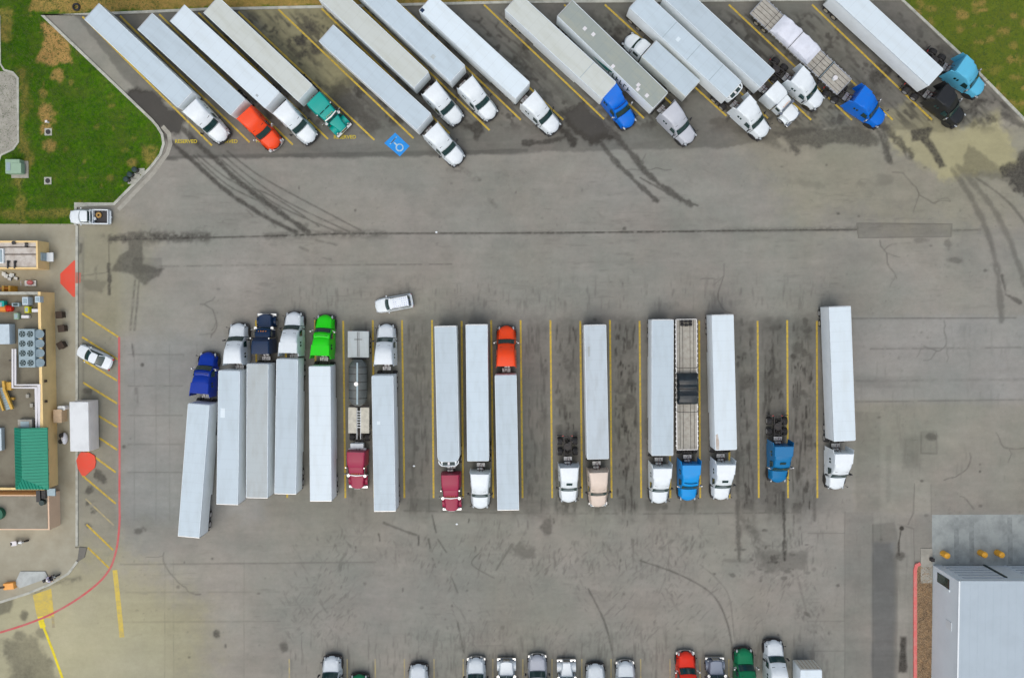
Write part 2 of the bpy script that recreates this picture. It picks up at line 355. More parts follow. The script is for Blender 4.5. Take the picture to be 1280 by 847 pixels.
area(O, [(900,150),(1290,150),(1290,290),(1000,270)], 0.35, 60, 20)
area(O, [(-60,690),(150,690),(260,760),(260,920),(-60,920)], 0.7, 70, 20)
area(Lg, [(-60,690),(150,690),(230,760),(230,920),(-60,920)], 0.06, 70, 20)
area(O, [(95,270),(150,260),(200,300),(160,420),(95,420)], 0.3, 30, 10)
gl = np.exp(-(((XX-70)/150)**2+((YY-800)/110)**2)); Lg += gl*.60; O += gl*.25  # lens glow at lower left, painted into the paving as paler olive ground
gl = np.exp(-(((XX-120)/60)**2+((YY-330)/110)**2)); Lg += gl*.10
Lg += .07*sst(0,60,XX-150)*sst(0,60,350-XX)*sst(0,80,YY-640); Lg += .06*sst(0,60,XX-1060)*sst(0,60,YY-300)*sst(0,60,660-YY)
# cooler concrete-like bays on the left, warm brown lane at far right
area(O, [(150,420),(330,420),(330,650),(150,650)], -0.35, 30, 10)
area(Lg, [(150,300),(330,300),(330,640),(150,640)], 0.06, 30, 10)
area(Lg, [(155,645),(330,650),(330,900),(155,900)], -0.04, 30, 10)
# middle stalls
area(Lg, [(325,395),(1030,395),(1040,640),(330,640)], -0.15, 26, 10, 0.2)
area(Lg, [(510,395),(1028,395),(1028,640),(510,640)], -0.12, 14, 8, 0.3)
for x0, x1, v in ((505,541,.55),(653,688,.55),(690,725,.75),(765,800,.95),(920,947,.85),(950,984,.85),(986,1020,.95),(431,465,.6),(845,875,.6),(615,650,.4),(730,760,.6),(803,838,.6)):
    xc = (x0+x1)/2
    for dx in (-7, 7):
        stroke(D, [(xc+dx,402),(xc+dx+1.5,560),(xc+dx+2,650)], 9, 0.36*v, 0.9, 0.5, breakup=0.46)
    stroke(D, [(xc,400),(xc+2,640)], 20, 0.25*v, 1.0, 0.4, breakup=0.42)
    ee = sst(0, 7, XX-x0)*sst(0, 7, x1-XX)*sst(0, 14, YY-398)*sst(0, 25, 655-YY)
    np.maximum(D, ee*v*sst(.50, .74, SV)*.75, out=D); np.maximum(D, ee*v*sst(.56, .72, SV2*.6+N2*.4)*.9, out=D); np.maximum(D, ee*v*sst(.56, .70, N3)*.55, out=D)
    for k in range(int(16*v)):
        blob(D, xc+rng.normal(0,6), rng.uniform(400,640), rng.uniform(1,4.5), rng.uniform(1.5,8), rng.uniform(.3,.75)*v, 0.8)
area(Lg, [(948,395),(986,395),(986,640),(948,640)], -0.12, 6, 3, 0.3)
# lighter lane just below the middle stalls, its straight seam
stroke(D, [(505,638),(640,641),(800,642),(1010,640)], 1.6, 0.35, 0.4, 0.3, breakup=0.42)
area(Lg, [(500,622),(680,624),(690,640),(500,638)], -0.10, 3, 2)
# long joint with dirt
stroke(D, [(136,300),(300,296),(430,292),(700,291),(960,288),(1071,287)], 1.8, 0.75, 0.5, 0.6, breakup=0.34)
stroke(D, [(330,295),(400,292),(480,292)], 9, 0.55, 0.8, 1.0, breakup=0.45)
stroke(D, [(136,298),(180,296),(258,296)], 11, 0.7, 0.7, 1.2, breakup=0.40)
stroke(D, [(640,291),(700,290)], 5, 0.4, 0.8, 1.2, breakup=0.5); stroke(D, [(905,288),(1070,286)], 6, 0.45, 0.8, 1.2, breakup=0.47)
stroke(D, [(1190,288),(1225,287)], 2.5, 0.4, 0.6, 1.0, breakup=0.4)
stroke(D, [(200,333),(330,331),(440,331),(565,330)], 1.6, 0.42, 0.5, 0.6, breakup=0.45)
stroke(D, [(690,328),(860,328)], 1.4, 0.2, 0.5, 0.6, breakup=0.5)
stroke(D, [(1064,398),(1270,397)], 1.6, 0.45, 0.4, 0.5, breakup=0.38)
stroke(D, [(1088,436),(1280,434)], 2.2, 0.35, 0.6, 0.8, breakup=0.45); stroke(D, [(1070,476),(1280,474)], 3, 0.25, 0.6, 0.8, breakup=0.45)
stroke(D, [(1070,502),(1300,499)], 1.6, 0.35, 0.4, 0.5, breakup=0.4)
area(Lg, [(1070,470),(1150,470),(1150,485),(1070,485)], -0.13, 3, 2)
area(Lg, [(1067,395),(1360,395),(1360,500),(1067,500)], 0.05, 3, 2); area(O, [(1067,395),(1360,395),(1360,500),(1067,500)], -0.3, 10, 4)
area(O, [(1067,505),(1360,505),(1360,640),(1067,640)], 0.15, 10, 4)
# patches let into the paving
area(Lg, [(1071,279),(1190,280),(1189,296),(1073,297)], -0.24, 1.2, 0.4); area(Lg, [(166,322),(203,322),(203,341),(166,341)], -0.22, 1.2, 0.4)
stroke(D, [(1071,279),(1190,280),(1189,296),(1073,297),(1071,279)], 1, 0.35, 0.4, 0.2); blob(D, 1184, 303, 6, 6, .35); blob(D, 1150,300,9,4,.3); blob(D,1192,325,12,4,.35)
area(Lg, [(1151,538),(1171,538),(1171,567),(1151,567)], -0.15, 1.5, 0.6); stroke(D, [(1151,540),(1151,566),(1171,567),(1171,541)], 1, 0.35, .4,.3); blob(D,1163,545,8,6,.45)
# left blot under the pickup truck
area(D, [(160,290),(180,290),(178,330),(205,335),(200,345),(180,355),(166,343),(140,338),(150,320),(160,312)], 0.50, 4, 3, mode='max')
stroke(D, [(136,330),(137,367)], 5, .6, .5, .8); stroke(D, [(120,333),(121,362)], 6, .35,.8,1.2,breakup=.42); area(D,[(102,350),(132,352),(128,366),(106,364)],.30,5,4,mode='max')
for a in ([(169,350),(166,380),(163,412)],[(174,350),(171,385),(168,412)]): stroke(D, a, 2.5, .45, .6, .8, breakup=.4)
for a in ([(99,318),(103,316),(104,304),(98,303)],): area(D, a, .5, 3, 2, mode='max')
stroke(D, [(136,295),(137,368)], 1.2, .4, .4,.3); stroke(D, [(100,345),(136,340)], 1.4,.35,.4,.8)
# the wet oily corner upper left, and the wheel tracks leading out
area(D, [(156,118),(170,108),(192,112),(206,132),(232,150),(222,170),(205,160),(197,163),(176,140)], 0.95, 10, 7, mode='max')
area(Wt, [(160,118),(192,112),(206,132),(232,150),(222,170),(205,160),(192,165),(178,142)], 0.5, 8, 6, mode='max')
blob(Lg, 212,152, 14,6, 0.25, ang=.7)
stroke(D, [(190,150),(215,178),(245,205),(285,240),(330,270),(370,290)], 5, .66, .6, .5, curve=True, breakup=.25)
stroke(D, [(215,150),(240,172),(270,200),(300,228),(345,262),(385,290)], 6, .66, .6, .5, curve=True, breakup=.25)
for off in (0, 4, 9):
    stroke(D, [(238+off,195-off*.2),(280+off,235-off),(320+off*2,262-off*2),(372+off*3,292-off)], 1.5, .5,.4,.5, curve=True, breakup=.3)
    stroke(D, [(275+off,198-off),(310+off*1.5,228-off),(350+off*3,258-off),(425+off*3,291-off*.3)], 1.5, .5,.4,.5, curve=True, breakup=.3)
for a in ([(330,265),(345,285)],[(308,262),(316,270)],[(318,245),(335,262)],[(395,300),(420,306)],[(375,309),(385,313)],[(402,322),(414,324)]): stroke(D,a,2.5,.35,.7,1,breakup=.4)
blob(D,214,199,9,2.5,.4)
tpo = sst(0,14,YY-8)*sst(0,25,172-YY)*sst(0,20,XX-200-YY*.8)
for (lo, hi, v, n) in ((.52,.72,.55,rnoise(4,34,-.80)),(.56,.72,.6,rnoise(7,9,-.8)),(.58,.74,.75,N3)): np.maximum(D, tpo*v*sst(lo,hi,n)*sst(.35,.6,P2+.08), out=D)
# grey oil between the teal truck and its neighbour
area(D, [(412,112),(425,102),(450,125),(468,145),(480,160),(460,170),(445,150),(425,150)], 0.55, 8, 8, mode='max'); area(D,[(430,98),(445,97),(458,118),(478,128),(500,150),(488,155),(465,140)],.35,8,8,mode='max')
for x, y in ((340,30),(350,50),(345,40),(385,25),(395,35)): blob(D, x, y, 7, 5, .25)
area(D,[(568,155),(600,150),(606,165),(597,178),(590,165)],.7,5,5,mode='max'); area(D,[(570,125),(610,128),(600,150)],.3,8,6,mode='max')
for a in ([(570,205),(592,222)],[(588,218),(600,225)],[(612,250),(620,258)],[(560,212),(575,214)]): stroke(D,a,4,.4,.7,1,breakup=.45)
# big wet streaks below the third white truck
area(D, [(700,140),(730,128),(760,160),(775,175),(740,178),(712,165)], 0.9, 8, 6, mode='max'); area(Wt, [(705,142),(730,130),(765,165),(735,172)], .45, 8, 6, mode='max')
stroke(D, [(690,150),(706,165),(718,178)], 9, .8, .5,.6); stroke(D,[(655,178),(680,178),(705,172)],6,.65,.5,.8)
stroke(D, [(725,150),(745,172),(765,196),(790,222),(820,250)], 6, .58,.5,.7,curve=True,breakup=.22)
stroke(D, [(750,150),(775,175),(795,200),(815,222),(845,245),(865,256)], 7, .6,.5,.7,curve=True,breakup=.22)
stroke(D, [(800,222),(840,244),(872,257)],2,.55,.4,.5,breakup=.25); stroke(D, [(780,215),(805,238),(820,252)],2.5,.5,.4,.5,breakup=.25)
for p in ((-5,0),(6,-6)): stroke(D, [(655+p[0],60+p[1]),(700+p[0],110+p[1]),(730+p[0],140+p[1])], 9, .4,.9,.8,breakup=.42)
for k in range(60):
    t = rng.random(); bx = rng.choice([400,590,635,690,740,890,930,1000,1010,1090,1120]) ; blob(D, bx+t*95+rng.normal(0,6), 15+t*95+rng.normal(0,6), rng.uniform(2,9), rng.uniform(1.5,4), rng.uniform(.2,.55), .9, ang=.8)
for x in (1000,1045,1110,890,870): stroke(D, [(x,20),(x+110,130)], 14, .33, .9, .9, breakup=.45)
# dirty band at the foot of the right stalls
area(D, [(965,165),(1010,160),(1060,158),(1090,160),(1100,176),(1080,182),(1040,180),(1000,185),(985,178)], .55, 8, 7, mode='max')
area(D, [(880,150),(930,170),(985,190),(970,175),(900,145)], .4, 8, 6, mode='max')
for a in ([(985,170),(995,190)],[(1100,160),(1112,200)],[(1105,158),(1140,195)]): stroke(D,a,8,.6,.6,.9,breakup=.3)
area(D, [(1136,160),(1165,160),(1162,172),(1178,200),(1182,208),(1174,210),(1160,185),(1150,176),(1140,178)], .68, 4, 3, mode='max')
area(D, [(1210,180),(1250,210),(1300,205),(1300,250),(1250,222),(1225,222),(1200,212)], .35, 6, 5, mode='max')
area(D, [(1250,212),(1262,203),(1270,205),(1276,190),(1350,170),(1350,260),(1300,262),(1285,246),(1270,240),(1262,226)], .7, 10, 9, mode='max')
blob(D,1242,150,7,4,.5); stroke(D,[(1252,142),(1270,152),(1290,164)],6,.5,.6,.8)
area(D, [(1195,205),(1240,215),(1225,222),(1200,222)], .4, 6, 5, mode='max')
stroke(D, [(1190,212),(1210,240),(1232,285),(1245,330),(1250,365),(1252,400)], 7, .36,.6,.5,curve=True,breakup=.25)
stroke(D, [(1205,215),(1240,258),(1262,300),(1280,350),(1290,380)], 7, .34,.6,.6,curve=True,breakup=.3)
stroke(D, [(1220,222),(1260,252),(1290,290)], 3, .4,.6,.6,curve=True,breakup=.3); stroke(D,[(1252,345),(1258,368),(1275,378)],4,.5,.6,.8)
blob(D,1010,230,30,6,.16,ang=.1); blob(D,1105,225,14,8,.18); blob(D,1075,230,8,5,.2)
# streaks under the middle row noses
for k in range(26):
    x = rng.uniform(400,1030); y = rng.uniform(640,700); l = rng.uniform(4,14); a = rng.normal(0,.15)
    stroke(D, [(x,y),(x+l*math.sin(a)*.5+.4,y+l*.5),(x+l*math.sin(a),y+l)], rng.uniform(1,2.2), rng.uniform(.3,.7), .7, 1.4, breakup=.40)
for k in range(90): blob(D, rng.uniform(150,1275), rng.uniform(200,840), rng.uniform(1,3), rng.uniform(1,3), rng.uniform(.2,.5), .8)
for a, w, v in (([(800,700),(850,718),(890,742),(908,775),(916,812)],1.6,.5),([(735,735),(755,775),(765,812)],1.8,.5),([(480,653),(510,665),(520,668)],2.5,.45),([(565,722),(572,740)],1.5,.4),
             ([(875,705),(897,724),(912,748),(918,800)],1.0,.3),([(600,690),(590,705),(618,722)],1.2,.4),([(640,680),(620,712)],2.5,.35),([(540,643),(545,665)],1.5,.5),([(547,673),(558,690)],1.2,.5),([(572,778),(580,815)],2.2,.45)):
    stroke(D, a, w, v, .5, .6, curve=True, breakup=.25)
stroke(D, [(922,560),(922,640),(924,700)], 6, .5,.6,.9,breakup=.35); stroke(D, [(924,645),(940,660),(950,690),(965,712)], 12, .42,.7,1,breakup=.4)
stroke(D,[(979,615),(980,650),(981,700)],4,.7,.6,.8,breakup=.3); stroke(D,[(1018,600),(1018,650)],4,.45,.7,1,breakup=.4)
area(D,[(955,688),(1009,690),(1008,712),(957,711)],.32,4,4,.4,mode='max'); blob(D,967,699,11,9,.65,.9); stroke(D,[(905,700),(960,702)],6,.3,.8,1,breakup=.45)
stroke(D,[(660,640),(690,650)],10,.3,.9,1,breakup=.4); blob(D,683,657,7,12,.45,.9); blob(D,655,688,16,9,.35,1); blob(D,356,808,6,8,.5)
for k in range(40): blob(D, rng.normal(980,40), rng.normal(700,14), rng.uniform(1,5), rng.uniform(1,3), rng.uniform(.2,.5), .9)
# right-hand lane bands
area(Lg, [(1057,640),(1092,640),(1092,920),(1057,920)], -0.14, 2, .8); area(Lg, [(1091,655),(1118,652),(1122,668),(1122,920),(1090,920)], -0.26, 3, 1)
area(D, [(1091,678),(1112,678),(1120,700),(1118,920),(1090,920)], .30, 8, 2, mode='max'); area(O,[(1091,678),(1118,678),(1118,920),(1090,920)],-.6,8,2)
area(Lg, [(1070,515),(1100,515),(1100,640),(1070,640)], -0.12, 4, 2); area(Lg, [(1128,545),(1152,545),(1150,585),(1128,585)], -0.22, 8, 3)
area(Lg, [(1070,505),(1360,505),(1360,640),(1165,640),(1160,600),(1070,560)], -0.04, 6, 3); stroke(Lg,[(1111,560),(1110,625)],6,-.15,.6,.4,mode='add')
area(Lg, [(1143,600),(1164,603),(1164,643),(1143,642)], .08, 1.2,.5); area(Lg, [(1143,643),(1165,643),(1165,705),(1143,705)], -0.06, 1.2,.5)
stroke(D,[(1143,604),(1142,640),(1135,655)],1,.4,.5,.4); stroke(D,[(1164,605),(1164,643)],1,.3,.5,.4); stroke(D,[(1122,655),(1142,660),(1143,705)],.9,.3,.5,.4)
blob(D,1127,660,3.2,3.2,1,.2); stroke(D,[(1126,663),(1123,680),(1124,693)],1.8,.8,.5,.8); blob(D,1125,694,6,6,.5,.7); blob(D,1152,601,3,2,.6); blob(D,1225,589,1.6,1.6,.7,.2); blob(D,1225,580,1.5,1.5,.4,.2)
area(D, [(1125,795),(1133,795),(1134,840),(1123,840)], .75, 4, 2, mode='max'); blob(D,1010,768,7,3,.45,ang=.7); stroke(D,[(992,700),(1008,765)],2,.3,.7,1,breakup=.4)
for y in (666, 776, 813): stroke(D,[(1010,y),(1056,y)],1.2,.25,.5,.5)
stroke(D,[(1056,640),(1056,860)],1.2,.3,.5,.3); stroke(D,[(1091,655),(1091,860)],1.0,.3,.5,.3)
def crack(x, y, a, n, w=1.0, v=.42):
    pts = [(x, y)]
    for k in range(n):
        a += rng.normal(0, .35); x += math.cos(a)*rng.uniform(3,8); y += math.sin(a)*rng.uniform(3,8); pts.append((x, y))
        if rng.random() < .12 and n > 6: crack(x, y, a+rng.choice([-.9,.9]), n//3, w*.8, v*.8)
    stroke(D, pts, w, v, .5, .3)
for x, y, a, n in ((1115,215,.3,14),(905,330,1.4,12),(1180,400,1.6,12),(1245,540,1.7,10),(780,215,.1,12),(205,690,1.6,14),(1180,600,.1,10),(1100,300,1.5,9),(250,380,.1,10),(1200,620,.8,5)): crack(x, y, a, n)
# slab joints, left
for y in (443, 482, 519, 555, 590): stroke(D, [(160,y),(228,y)], 1.3, .30,.5,.5,breakup=.36)
for x in (168, 195, 212, 246): stroke(D, [(x,430),(x,650)], 1.2, .20,.5,.5,breakup=.42)
for y in (705, 740, 777): stroke(D, [(150,y),(350,y-1)], 1.2, .25,.5,.5,breakup=.42)
for x in (206, 217, 305): stroke(D, [(x,700),(x,847)], 1.1, .22,.5,.5,breakup=.45)
stroke(D, [(470,705-3),(150,705)], 1.5,.3,.5,.4,breakup=.36)
blob(D,178,456,3,3,.55,.3); blob(D,271,792,5,6,.6,.6); blob(D,172,663,9,5,.45,1); blob(D,110,488,7,5,.5,.8); blob(D,155,558,2.4,2.4,.5,.3)
for x,y in ((112,612),(110,628),(115,640),(111,655),(128,598),(122,593)): blob(D,x,y,6,6,.55,1.0)
stroke(D,[(165,430),(167,445)],2,.5); stroke(D,[(170,485),(171,505)],4,.35,.8,1,breakup=.4)
for a in ([(60,730),(100,722)],[(42,742),(60,732)]): stroke(D,a,7,.5,.8,1.2,breakup=.48)
blob(D,30,768,6,9,.5); area(D,[(-10,752),(18,748),(12,765),(-10,772)],.45,4,3,mode='max'); area(D,[(5,800),(45,795),(80,860),(15,860)],.42,12,10,.4,mode='max'); blob(D,25,795,10,7,.4); blob(D,52,790,9,8,.35)
for x in (104,): stroke(D,[(x,300),(x,480)],2.0,.25,.8,.8,breakup=.4)
area(O,[(100,280),(150,280),(150,700),(100,700)],.35,20,5); area(Lg,[(100,270),(146,270),(146,720),(100,720)],-.06,4,2)

# resample onto a level sheet of paving, 12 cm mesh
STEP = 0.12; gx = np.arange(-72, 70, STEP); gy = np.arange(-52, 46, STEP)
RI = np.array(ROT.inverted())
def sample(A, X, Y):
    d = np.stack([X, Y, np.full_like(X, -CAMH)], -1) @ RI.T
    px = CX + F * d[..., 0] / -d[..., 2] + MG; py = CY - F * d[..., 1] / -d[..., 2] + MG
    px = np.clip(px, 0, PW-2.01); py = np.clip(py, 0, PH-2.01); ix = px.astype(int); iy = py.astype(int); tx = px-ix; ty = py-iy
    return (A[iy,ix]*(1-tx)+A[iy,ix+1]*tx)*(1-ty)+(A[iy+1,ix]*(1-tx)+A[iy+1,ix+1]*tx)*ty
def sheet_mesh(name, gx, gy, z, chans, material, keep=None, attr='wear_tone'):
    X, Y = np.meshgrid(gx, gy); nx, ny = len(gx), len(gy)
    co = np.stack([X, Y, np.full_like(X, z)], -1).reshape(-1, 3).astype(np.float32)
    i = np.arange(nx*ny).reshape(ny, nx); q = np.stack([i[:-1,:-1], i[:-1,1:], i[1:,1:], i[1:,:-1]], -1).reshape(-1, 4)
    if keep is not None: q = q[keep(X, Y)[:-1,:-1].reshape(-1)]
    me = bpy.data.meshes.new(name); me.vertices.add(len(co)); me.vertices.foreach_set('co', co.ravel())
    me.loops.add(q.size); me.loops.foreach_set('vertex_index', q.ravel().astype(np.int32))
    me.polygons.add(len(q)); me.polygons.foreach_set('loop_start', np.arange(0, q.size, 4, dtype=np.int32))
    me.update(calc_edges=True)
    a = me.attributes.new(attr, 'FLOAT_COLOR', 'POINT')
    vals = np.stack([sample(c, X, Y) if c is not None else np.zeros_like(X) for c in chans], -1).reshape(-1, 4).astype(np.float32)
    a.data.foreach_set('color', vals.ravel()); me.materials.append(material)
    return me

def paving_material():
    m = bpy.data.materials.new('worn_paving'); m.use_nodes = True; nt = m.node_tree; b = nt.nodes['Principled BSDF']
    L = nt.links.new; N = nt.nodes.new
    tc = N('ShaderNodeTexCoord'); at = N('ShaderNodeAttribute'); at.attribute_name = 'wear_tone'
    sp = N('ShaderNodeSeparateColor'); L(at.outputs['Color'], sp.inputs[0])
    def noise(s, d=6, r=.6, mp=None):
        n = N('ShaderNodeTexNoise'); n.inputs['Scale'].default_value = s; n.inputs['Detail'].default_value = d; n.inputs['Roughness'].default_value = r
        if mp:
            k = N('ShaderNodeMapping'); k.inputs['Scale'].default_value = mp; L(tc.outputs['Object'], k.inputs[0]); L(k.outputs[0], n.inputs[0])
        else: L(tc.outputs['Object'], n.inputs[0])
        return n.outputs['Fac']
    def math_(op, a, b_=None, c=None, cl=False):
        n = N('ShaderNodeMath'); n.operation = op; n.use_clamp = cl
        for k, v in enumerate((a, b_, c)):
            if v is None: continue
            if isinstance(v, (int, float)): n.inputs[k].default_value = v
            else: L(v, n.inputs[k])
        return n.outputs[0]
    def mix(f, a, b_, typ='MIX'):
        n = N('ShaderNodeMix'); n.data_type = 'RGBA'; n.blend_type = typ
        for k, v in ((0,f),(6,a),(7,b_)):
            if isinstance(v, (int, float)): n.inputs[k].default_value = v
            elif isinstance(v, tuple): n.inputs[k].default_value = (*v, 1)
            else: L(v, n.inputs[k])
        return n.outputs[2]
    nA = noise(0.06, 4); nB = noise(0.5, 8, .65); nC = noise(9, 6, .8); nD = noise(0.9, 5, .6, (1, .25, 1)); nE = noise(2.2, 8, .75)
    nr = N('ShaderNodeMapRange'); nr.inputs[1].default_value = .38; nr.inputs[2].default_value = .62; L(noise(.07, 7, .65), nr.inputs[0]); nA2 = nr.outputs[0]
    base = mix(nA2, (0.225,0.236,0.202), (0.290,0.268,0.232))
    base = mix(math_('MULTIPLY', nB, .75), base, (0.19,0.188,0.162))
    tint = mix(math_('MULTIPLY', sp.outputs[2], .8, None, True), base, (0.25,0.235,0.135))
    cool = math_('MULTIPLY', sp.outputs[2], -.8, None, True); tint = mix(cool, tint, (0.215,0.235,0.245))
    gain = math_('ADD', 1.0, sp.outputs[1]); gain = math_('MULTIPLY', gain, math_('MULTIPLY_ADD', nC, .36, .82)); gain = math_('MULTIPLY', gain, math_('MULTIPLY_ADD', nE, .28, .86))
    g3 = N('ShaderNodeCombineColor'); L(gain, g3.inputs[0]); L(gain, g3.inputs[1]); L(gain, g3.inputs[2])
    col = mix(1.0, tint, g3.outputs[0], 'MULTIPLY')
    d = math_('MULTIPLY', sp.outputs[0], math_('MULTIPLY_ADD', nE, 1.7, .38), None, True)
    col = mix(d, col, mix(nB, (0.024,0.023,0.019), (0.055,0.050,0.040)))
    L(col, b.inputs['Base Color'])
    rg = math_('MULTIPLY_ADD', at.outputs['Alpha'], -.75, .88, True); L(rg, b.inputs['Roughness'])
    bp = N('ShaderNodeBump'); bp.inputs['Strength'].default_value = .35; bp.inputs['Distance'].default_value = .03
    L(math_('ADD', nC, math_('MULTIPLY', d, -.5)), bp.inputs['Height']); L(bp.outputs[0], b.inputs['Normal'])
    return m
M['paving'] = paving_material()
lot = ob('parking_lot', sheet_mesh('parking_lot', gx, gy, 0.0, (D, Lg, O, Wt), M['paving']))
tag(lot, kind='structure')
far = MB(); far.add([(-1200,-1200,-.25),(1200,-1200,-.25),(1200,1200,-.25),(-1200,1200,-.25)], [(0,1,2,3)])
M['earth'] = mat('dry_earth', (0.15,0.16,0.08), 0.95, dirt=0.8, scale=0.05)
tag(part('ground', far, M['earth']), kind='structure')

# ------------------------------------------------------------------ grass
def W2(pts, z=0.0): return [tuple(G(x, y, z)[:2]) for x, y in pts]
arc = [(190,150),(197,158),(203,168),(205,180),(201,193),(193,204),(187,211)]
grass_left = [(-140,-80),(-140,281),(95,281),(95,256),(143,255)] + arc[::-1] + [(53,19),(120,18),(260,12),(400,9),(640,3),(900,1),(1126,-1),(1126,-80)]
grass_right = [(1126,-80),(1126,-1),(1205,73),(1290,160),(1420,290),(1420,-80)]
T = np.zeros((PH,PW),np.float32); GL = (N3-.5)*.5 + (N1-.5)*.4; GO = np.zeros_like(T)
area(T,[(50,28),(68,30),(88,58),(92,80),(66,84),(46,74),(56,50)],1.0,5,7); blob(T,60,150,12,16,.9,.9); blob(T,62,182,7,7,.7,1); blob(T,72,95,7,7,.8,1.1); blob(T,54,116,6,5,.5,1)
area(T,[(50,-30),(700,-30),(700,4),(260,11),(110,17),(40,12)],.72,5,6); area(T,[(0,12),(14,14),(10,50),(0,55)],.45,8,8); stroke(T,[(28,90),(33,130),(26,160),(36,200),(24,230),(30,275)],9,.38,.9,1.2)
blob(T,185,195,9,14,.45,1.1); blob(T,165,205,8,7,.5,1); stroke(T,[(0,268),(95,266)],8,.35,.9,1.2)
for k in range(200): blob(T, rng.uniform(1130,1350), rng.uniform(-40,200), rng.uniform(2,10), rng.uniform(2,8), rng.uniform(.2,.62), 1.0)
for k in range(70): blob(T, rng.uniform(-60,190), rng.uniform(-30,275), rng.uniform(1,5), rng.uniform(1,5), rng.uniform(.1,.35), 1.0)
area(GO,[(1120,-60),(1400,-60),(1400,260),(1120,0)],.6,10,10); blob(GL,1250,15,60,40,-.0)
GL -= .18*(1-sst(0,60,np.hypot((XX-25)*1.2,(YY-50)*.6)))
def grass_material():
    m = bpy.data.materials.new('lawn'); m.use_nodes = True; nt = m.node_tree; b = nt.nodes['Principled BSDF']; L = nt.links.new; N = nt.nodes.new
    b.inputs['Roughness'].default_value = .9; b.inputs['Specular IOR Level'].default_value = .08
    tc = N('ShaderNodeTexCoord'); at = N('ShaderNodeAttribute'); at.attribute_name = 'wear_tone'; sp = N('ShaderNodeSeparateColor'); L(at.outputs['Color'], sp.inputs[0])
    ns = []
    for s, d in ((.35,6),(2.2,8),(14,6)):
        n = N('ShaderNodeTexNoise'); n.inputs['Scale'].default_value = s; n.inputs['Detail'].default_value = d; n.inputs['Roughness'].default_value = .75; L(tc.outputs['Object'], n.inputs[0]); ns.append(n.outputs['Fac'])
    def mix(f, a, b_, typ='MIX'):
        n = N('ShaderNodeMix'); n.data_type = 'RGBA'; n.blend_type = typ
        for k, v in ((0,f),(6,a),(7,b_)):
            if isinstance(v, (int, float)): n.inputs[k].default_value = v
            elif isinstance(v, tuple): n.inputs[k].default_value = (*v, 1)
            else: L(v, n.inputs[k])
        return n.outputs[2]
    def rmp(f, a, c):
        r = N('ShaderNodeMapRange'); r.inputs[1].default_value = a; r.inputs[2].default_value = c; L(f, r.inputs[0]); return r.outputs[0]
    c = mix(rmp(ns[1], .35, .65), (0.022,0.088,0.002), (0.080,0.180,0.006)); c = mix(rmp(ns[0], .45, .8), c, (0.10,0.135,0.02))
    c = mix(sp.outputs[2], c, (0.16,0.18,0.03))
    mm = N('ShaderNodeMath'); mm.operation = 'MULTIPLY_ADD'; mm.use_clamp = True; L(sp.outputs[0], mm.inputs[0]); 
    m2 = N('ShaderNodeMath'); m2.operation = 'MULTIPLY_ADD'; L(ns[1], m2.inputs[0]); m2.inputs[1].default_value = 2.2; m2.inputs[2].default_value = -.15; L(m2.outputs[0], mm.inputs[1]); mm.inputs[2].default_value = 0
    c = mix(mm.outputs[0], c, mix(ns[1], (0.50,0.33,0.12), (0.38,0.22,0.07)))
    ga = N('ShaderNodeMath'); ga.operation = 'MULTIPLY_ADD'; L(ns[2], ga.inputs[0]); ga.inputs[1].default_value = 1.3; ga.inputs[2].default_value = .35
    gb = N('ShaderNodeMath'); gb.operation = 'MULTIPLY_ADD'; L(sp.outputs[1], gb.inputs[0]); gb.inputs[1].default_value = 1; gb.inputs[2].default_value = 1
    gm = N('ShaderNodeMath'); gm.operation = 'MULTIPLY'; L(ga.outputs[0], gm.inputs[0]); L(gb.outputs[0], gm.inputs[1])
    g3 = N('ShaderNodeCombineColor')
    for k in range(3): L(gm.outputs[0], g3.inputs[k])
    L(mix(1.0, c, g3.outputs[0], 'MULTIPLY'), b.inputs['Base Color'])
    bp = N('ShaderNodeBump'); bp.inputs['Strength'].default_value = .9; bp.inputs['Distance'].default_value = .12; L(ns[2], bp.inputs['Height']); L(bp.outputs[0], b.inputs['Normal'])
    return m
M['lawn'] = grass_material()
def poly_keep(poly):
    P = W2(poly)
    def keep(X, Y):
        ins = np.zeros(X.shape, bool); Xc = X+.1; Yc = Y+.1
        for i in range(len(P)):
            x0,y0 = P[i]; x1,y1 = P[(i+1)%len(P)]
            ins ^= ((y0 > Yc) != (y1 > Yc)) & (Xc < (x1-x0)*(Yc-y0)/(y1-y0+1e-9)+x0)
        return ins
    return keep
for nm, pl in (('grass', grass_left), ('grass', grass_right)):
    xs = [p[0] for p in W2(pl)]; ys = [p[1] for p in W2(pl)]
    me = sheet_mesh(nm, np.arange(min(xs), max(xs)+.2, .2), np.arange(min(ys), max(ys)+.2, .2), 0.10, (T, GL, GO, None), M['lawn'], poly_keep(pl))
    tag(ob(nm, me), kind='stuff')
# tufts of longer grass standing out of the lawn
tm = MB(); kl = [W2([p for p in grass_left]), W2(grass_right)]
def inside(P, x, y):
    c = False
    for i in range(len(P)):
        x0,y0 = P[i]; x1,y1 = P[(i+1)%len(P)]
        if (y0 > y) != (y1 > y) and x < (x1-x0)*(y-y0)/(y1-y0)+x0: c = not c
    return c
cnt = 0
for k in range(14000):
    p = G(rng.uniform(-10,200), rng.uniform(-10,280)) if k % 4 else G(rng.uniform(1120,1290), rng.uniform(-10,160))
    if not (inside(kl[0], p.x, p.y) or inside(kl[1], p.x, p.y)): continue
    for j in range(3):
        a = rng.uniform(0, 6.28); r = rng.uniform(.06,.16); x = p.x+rng.normal(0,.1); y = p.y+rng.normal(0,.1); h = rng.uniform(.05,.14)
        tm.add([(x-.03*math.sin(a),y+.03*math.cos(a),.10),(x+.03*math.sin(a),y-.03*math.cos(a),.10),(x+r*math.cos(a),y+r*math.sin(a),.10+h)], [(0,1,2)])
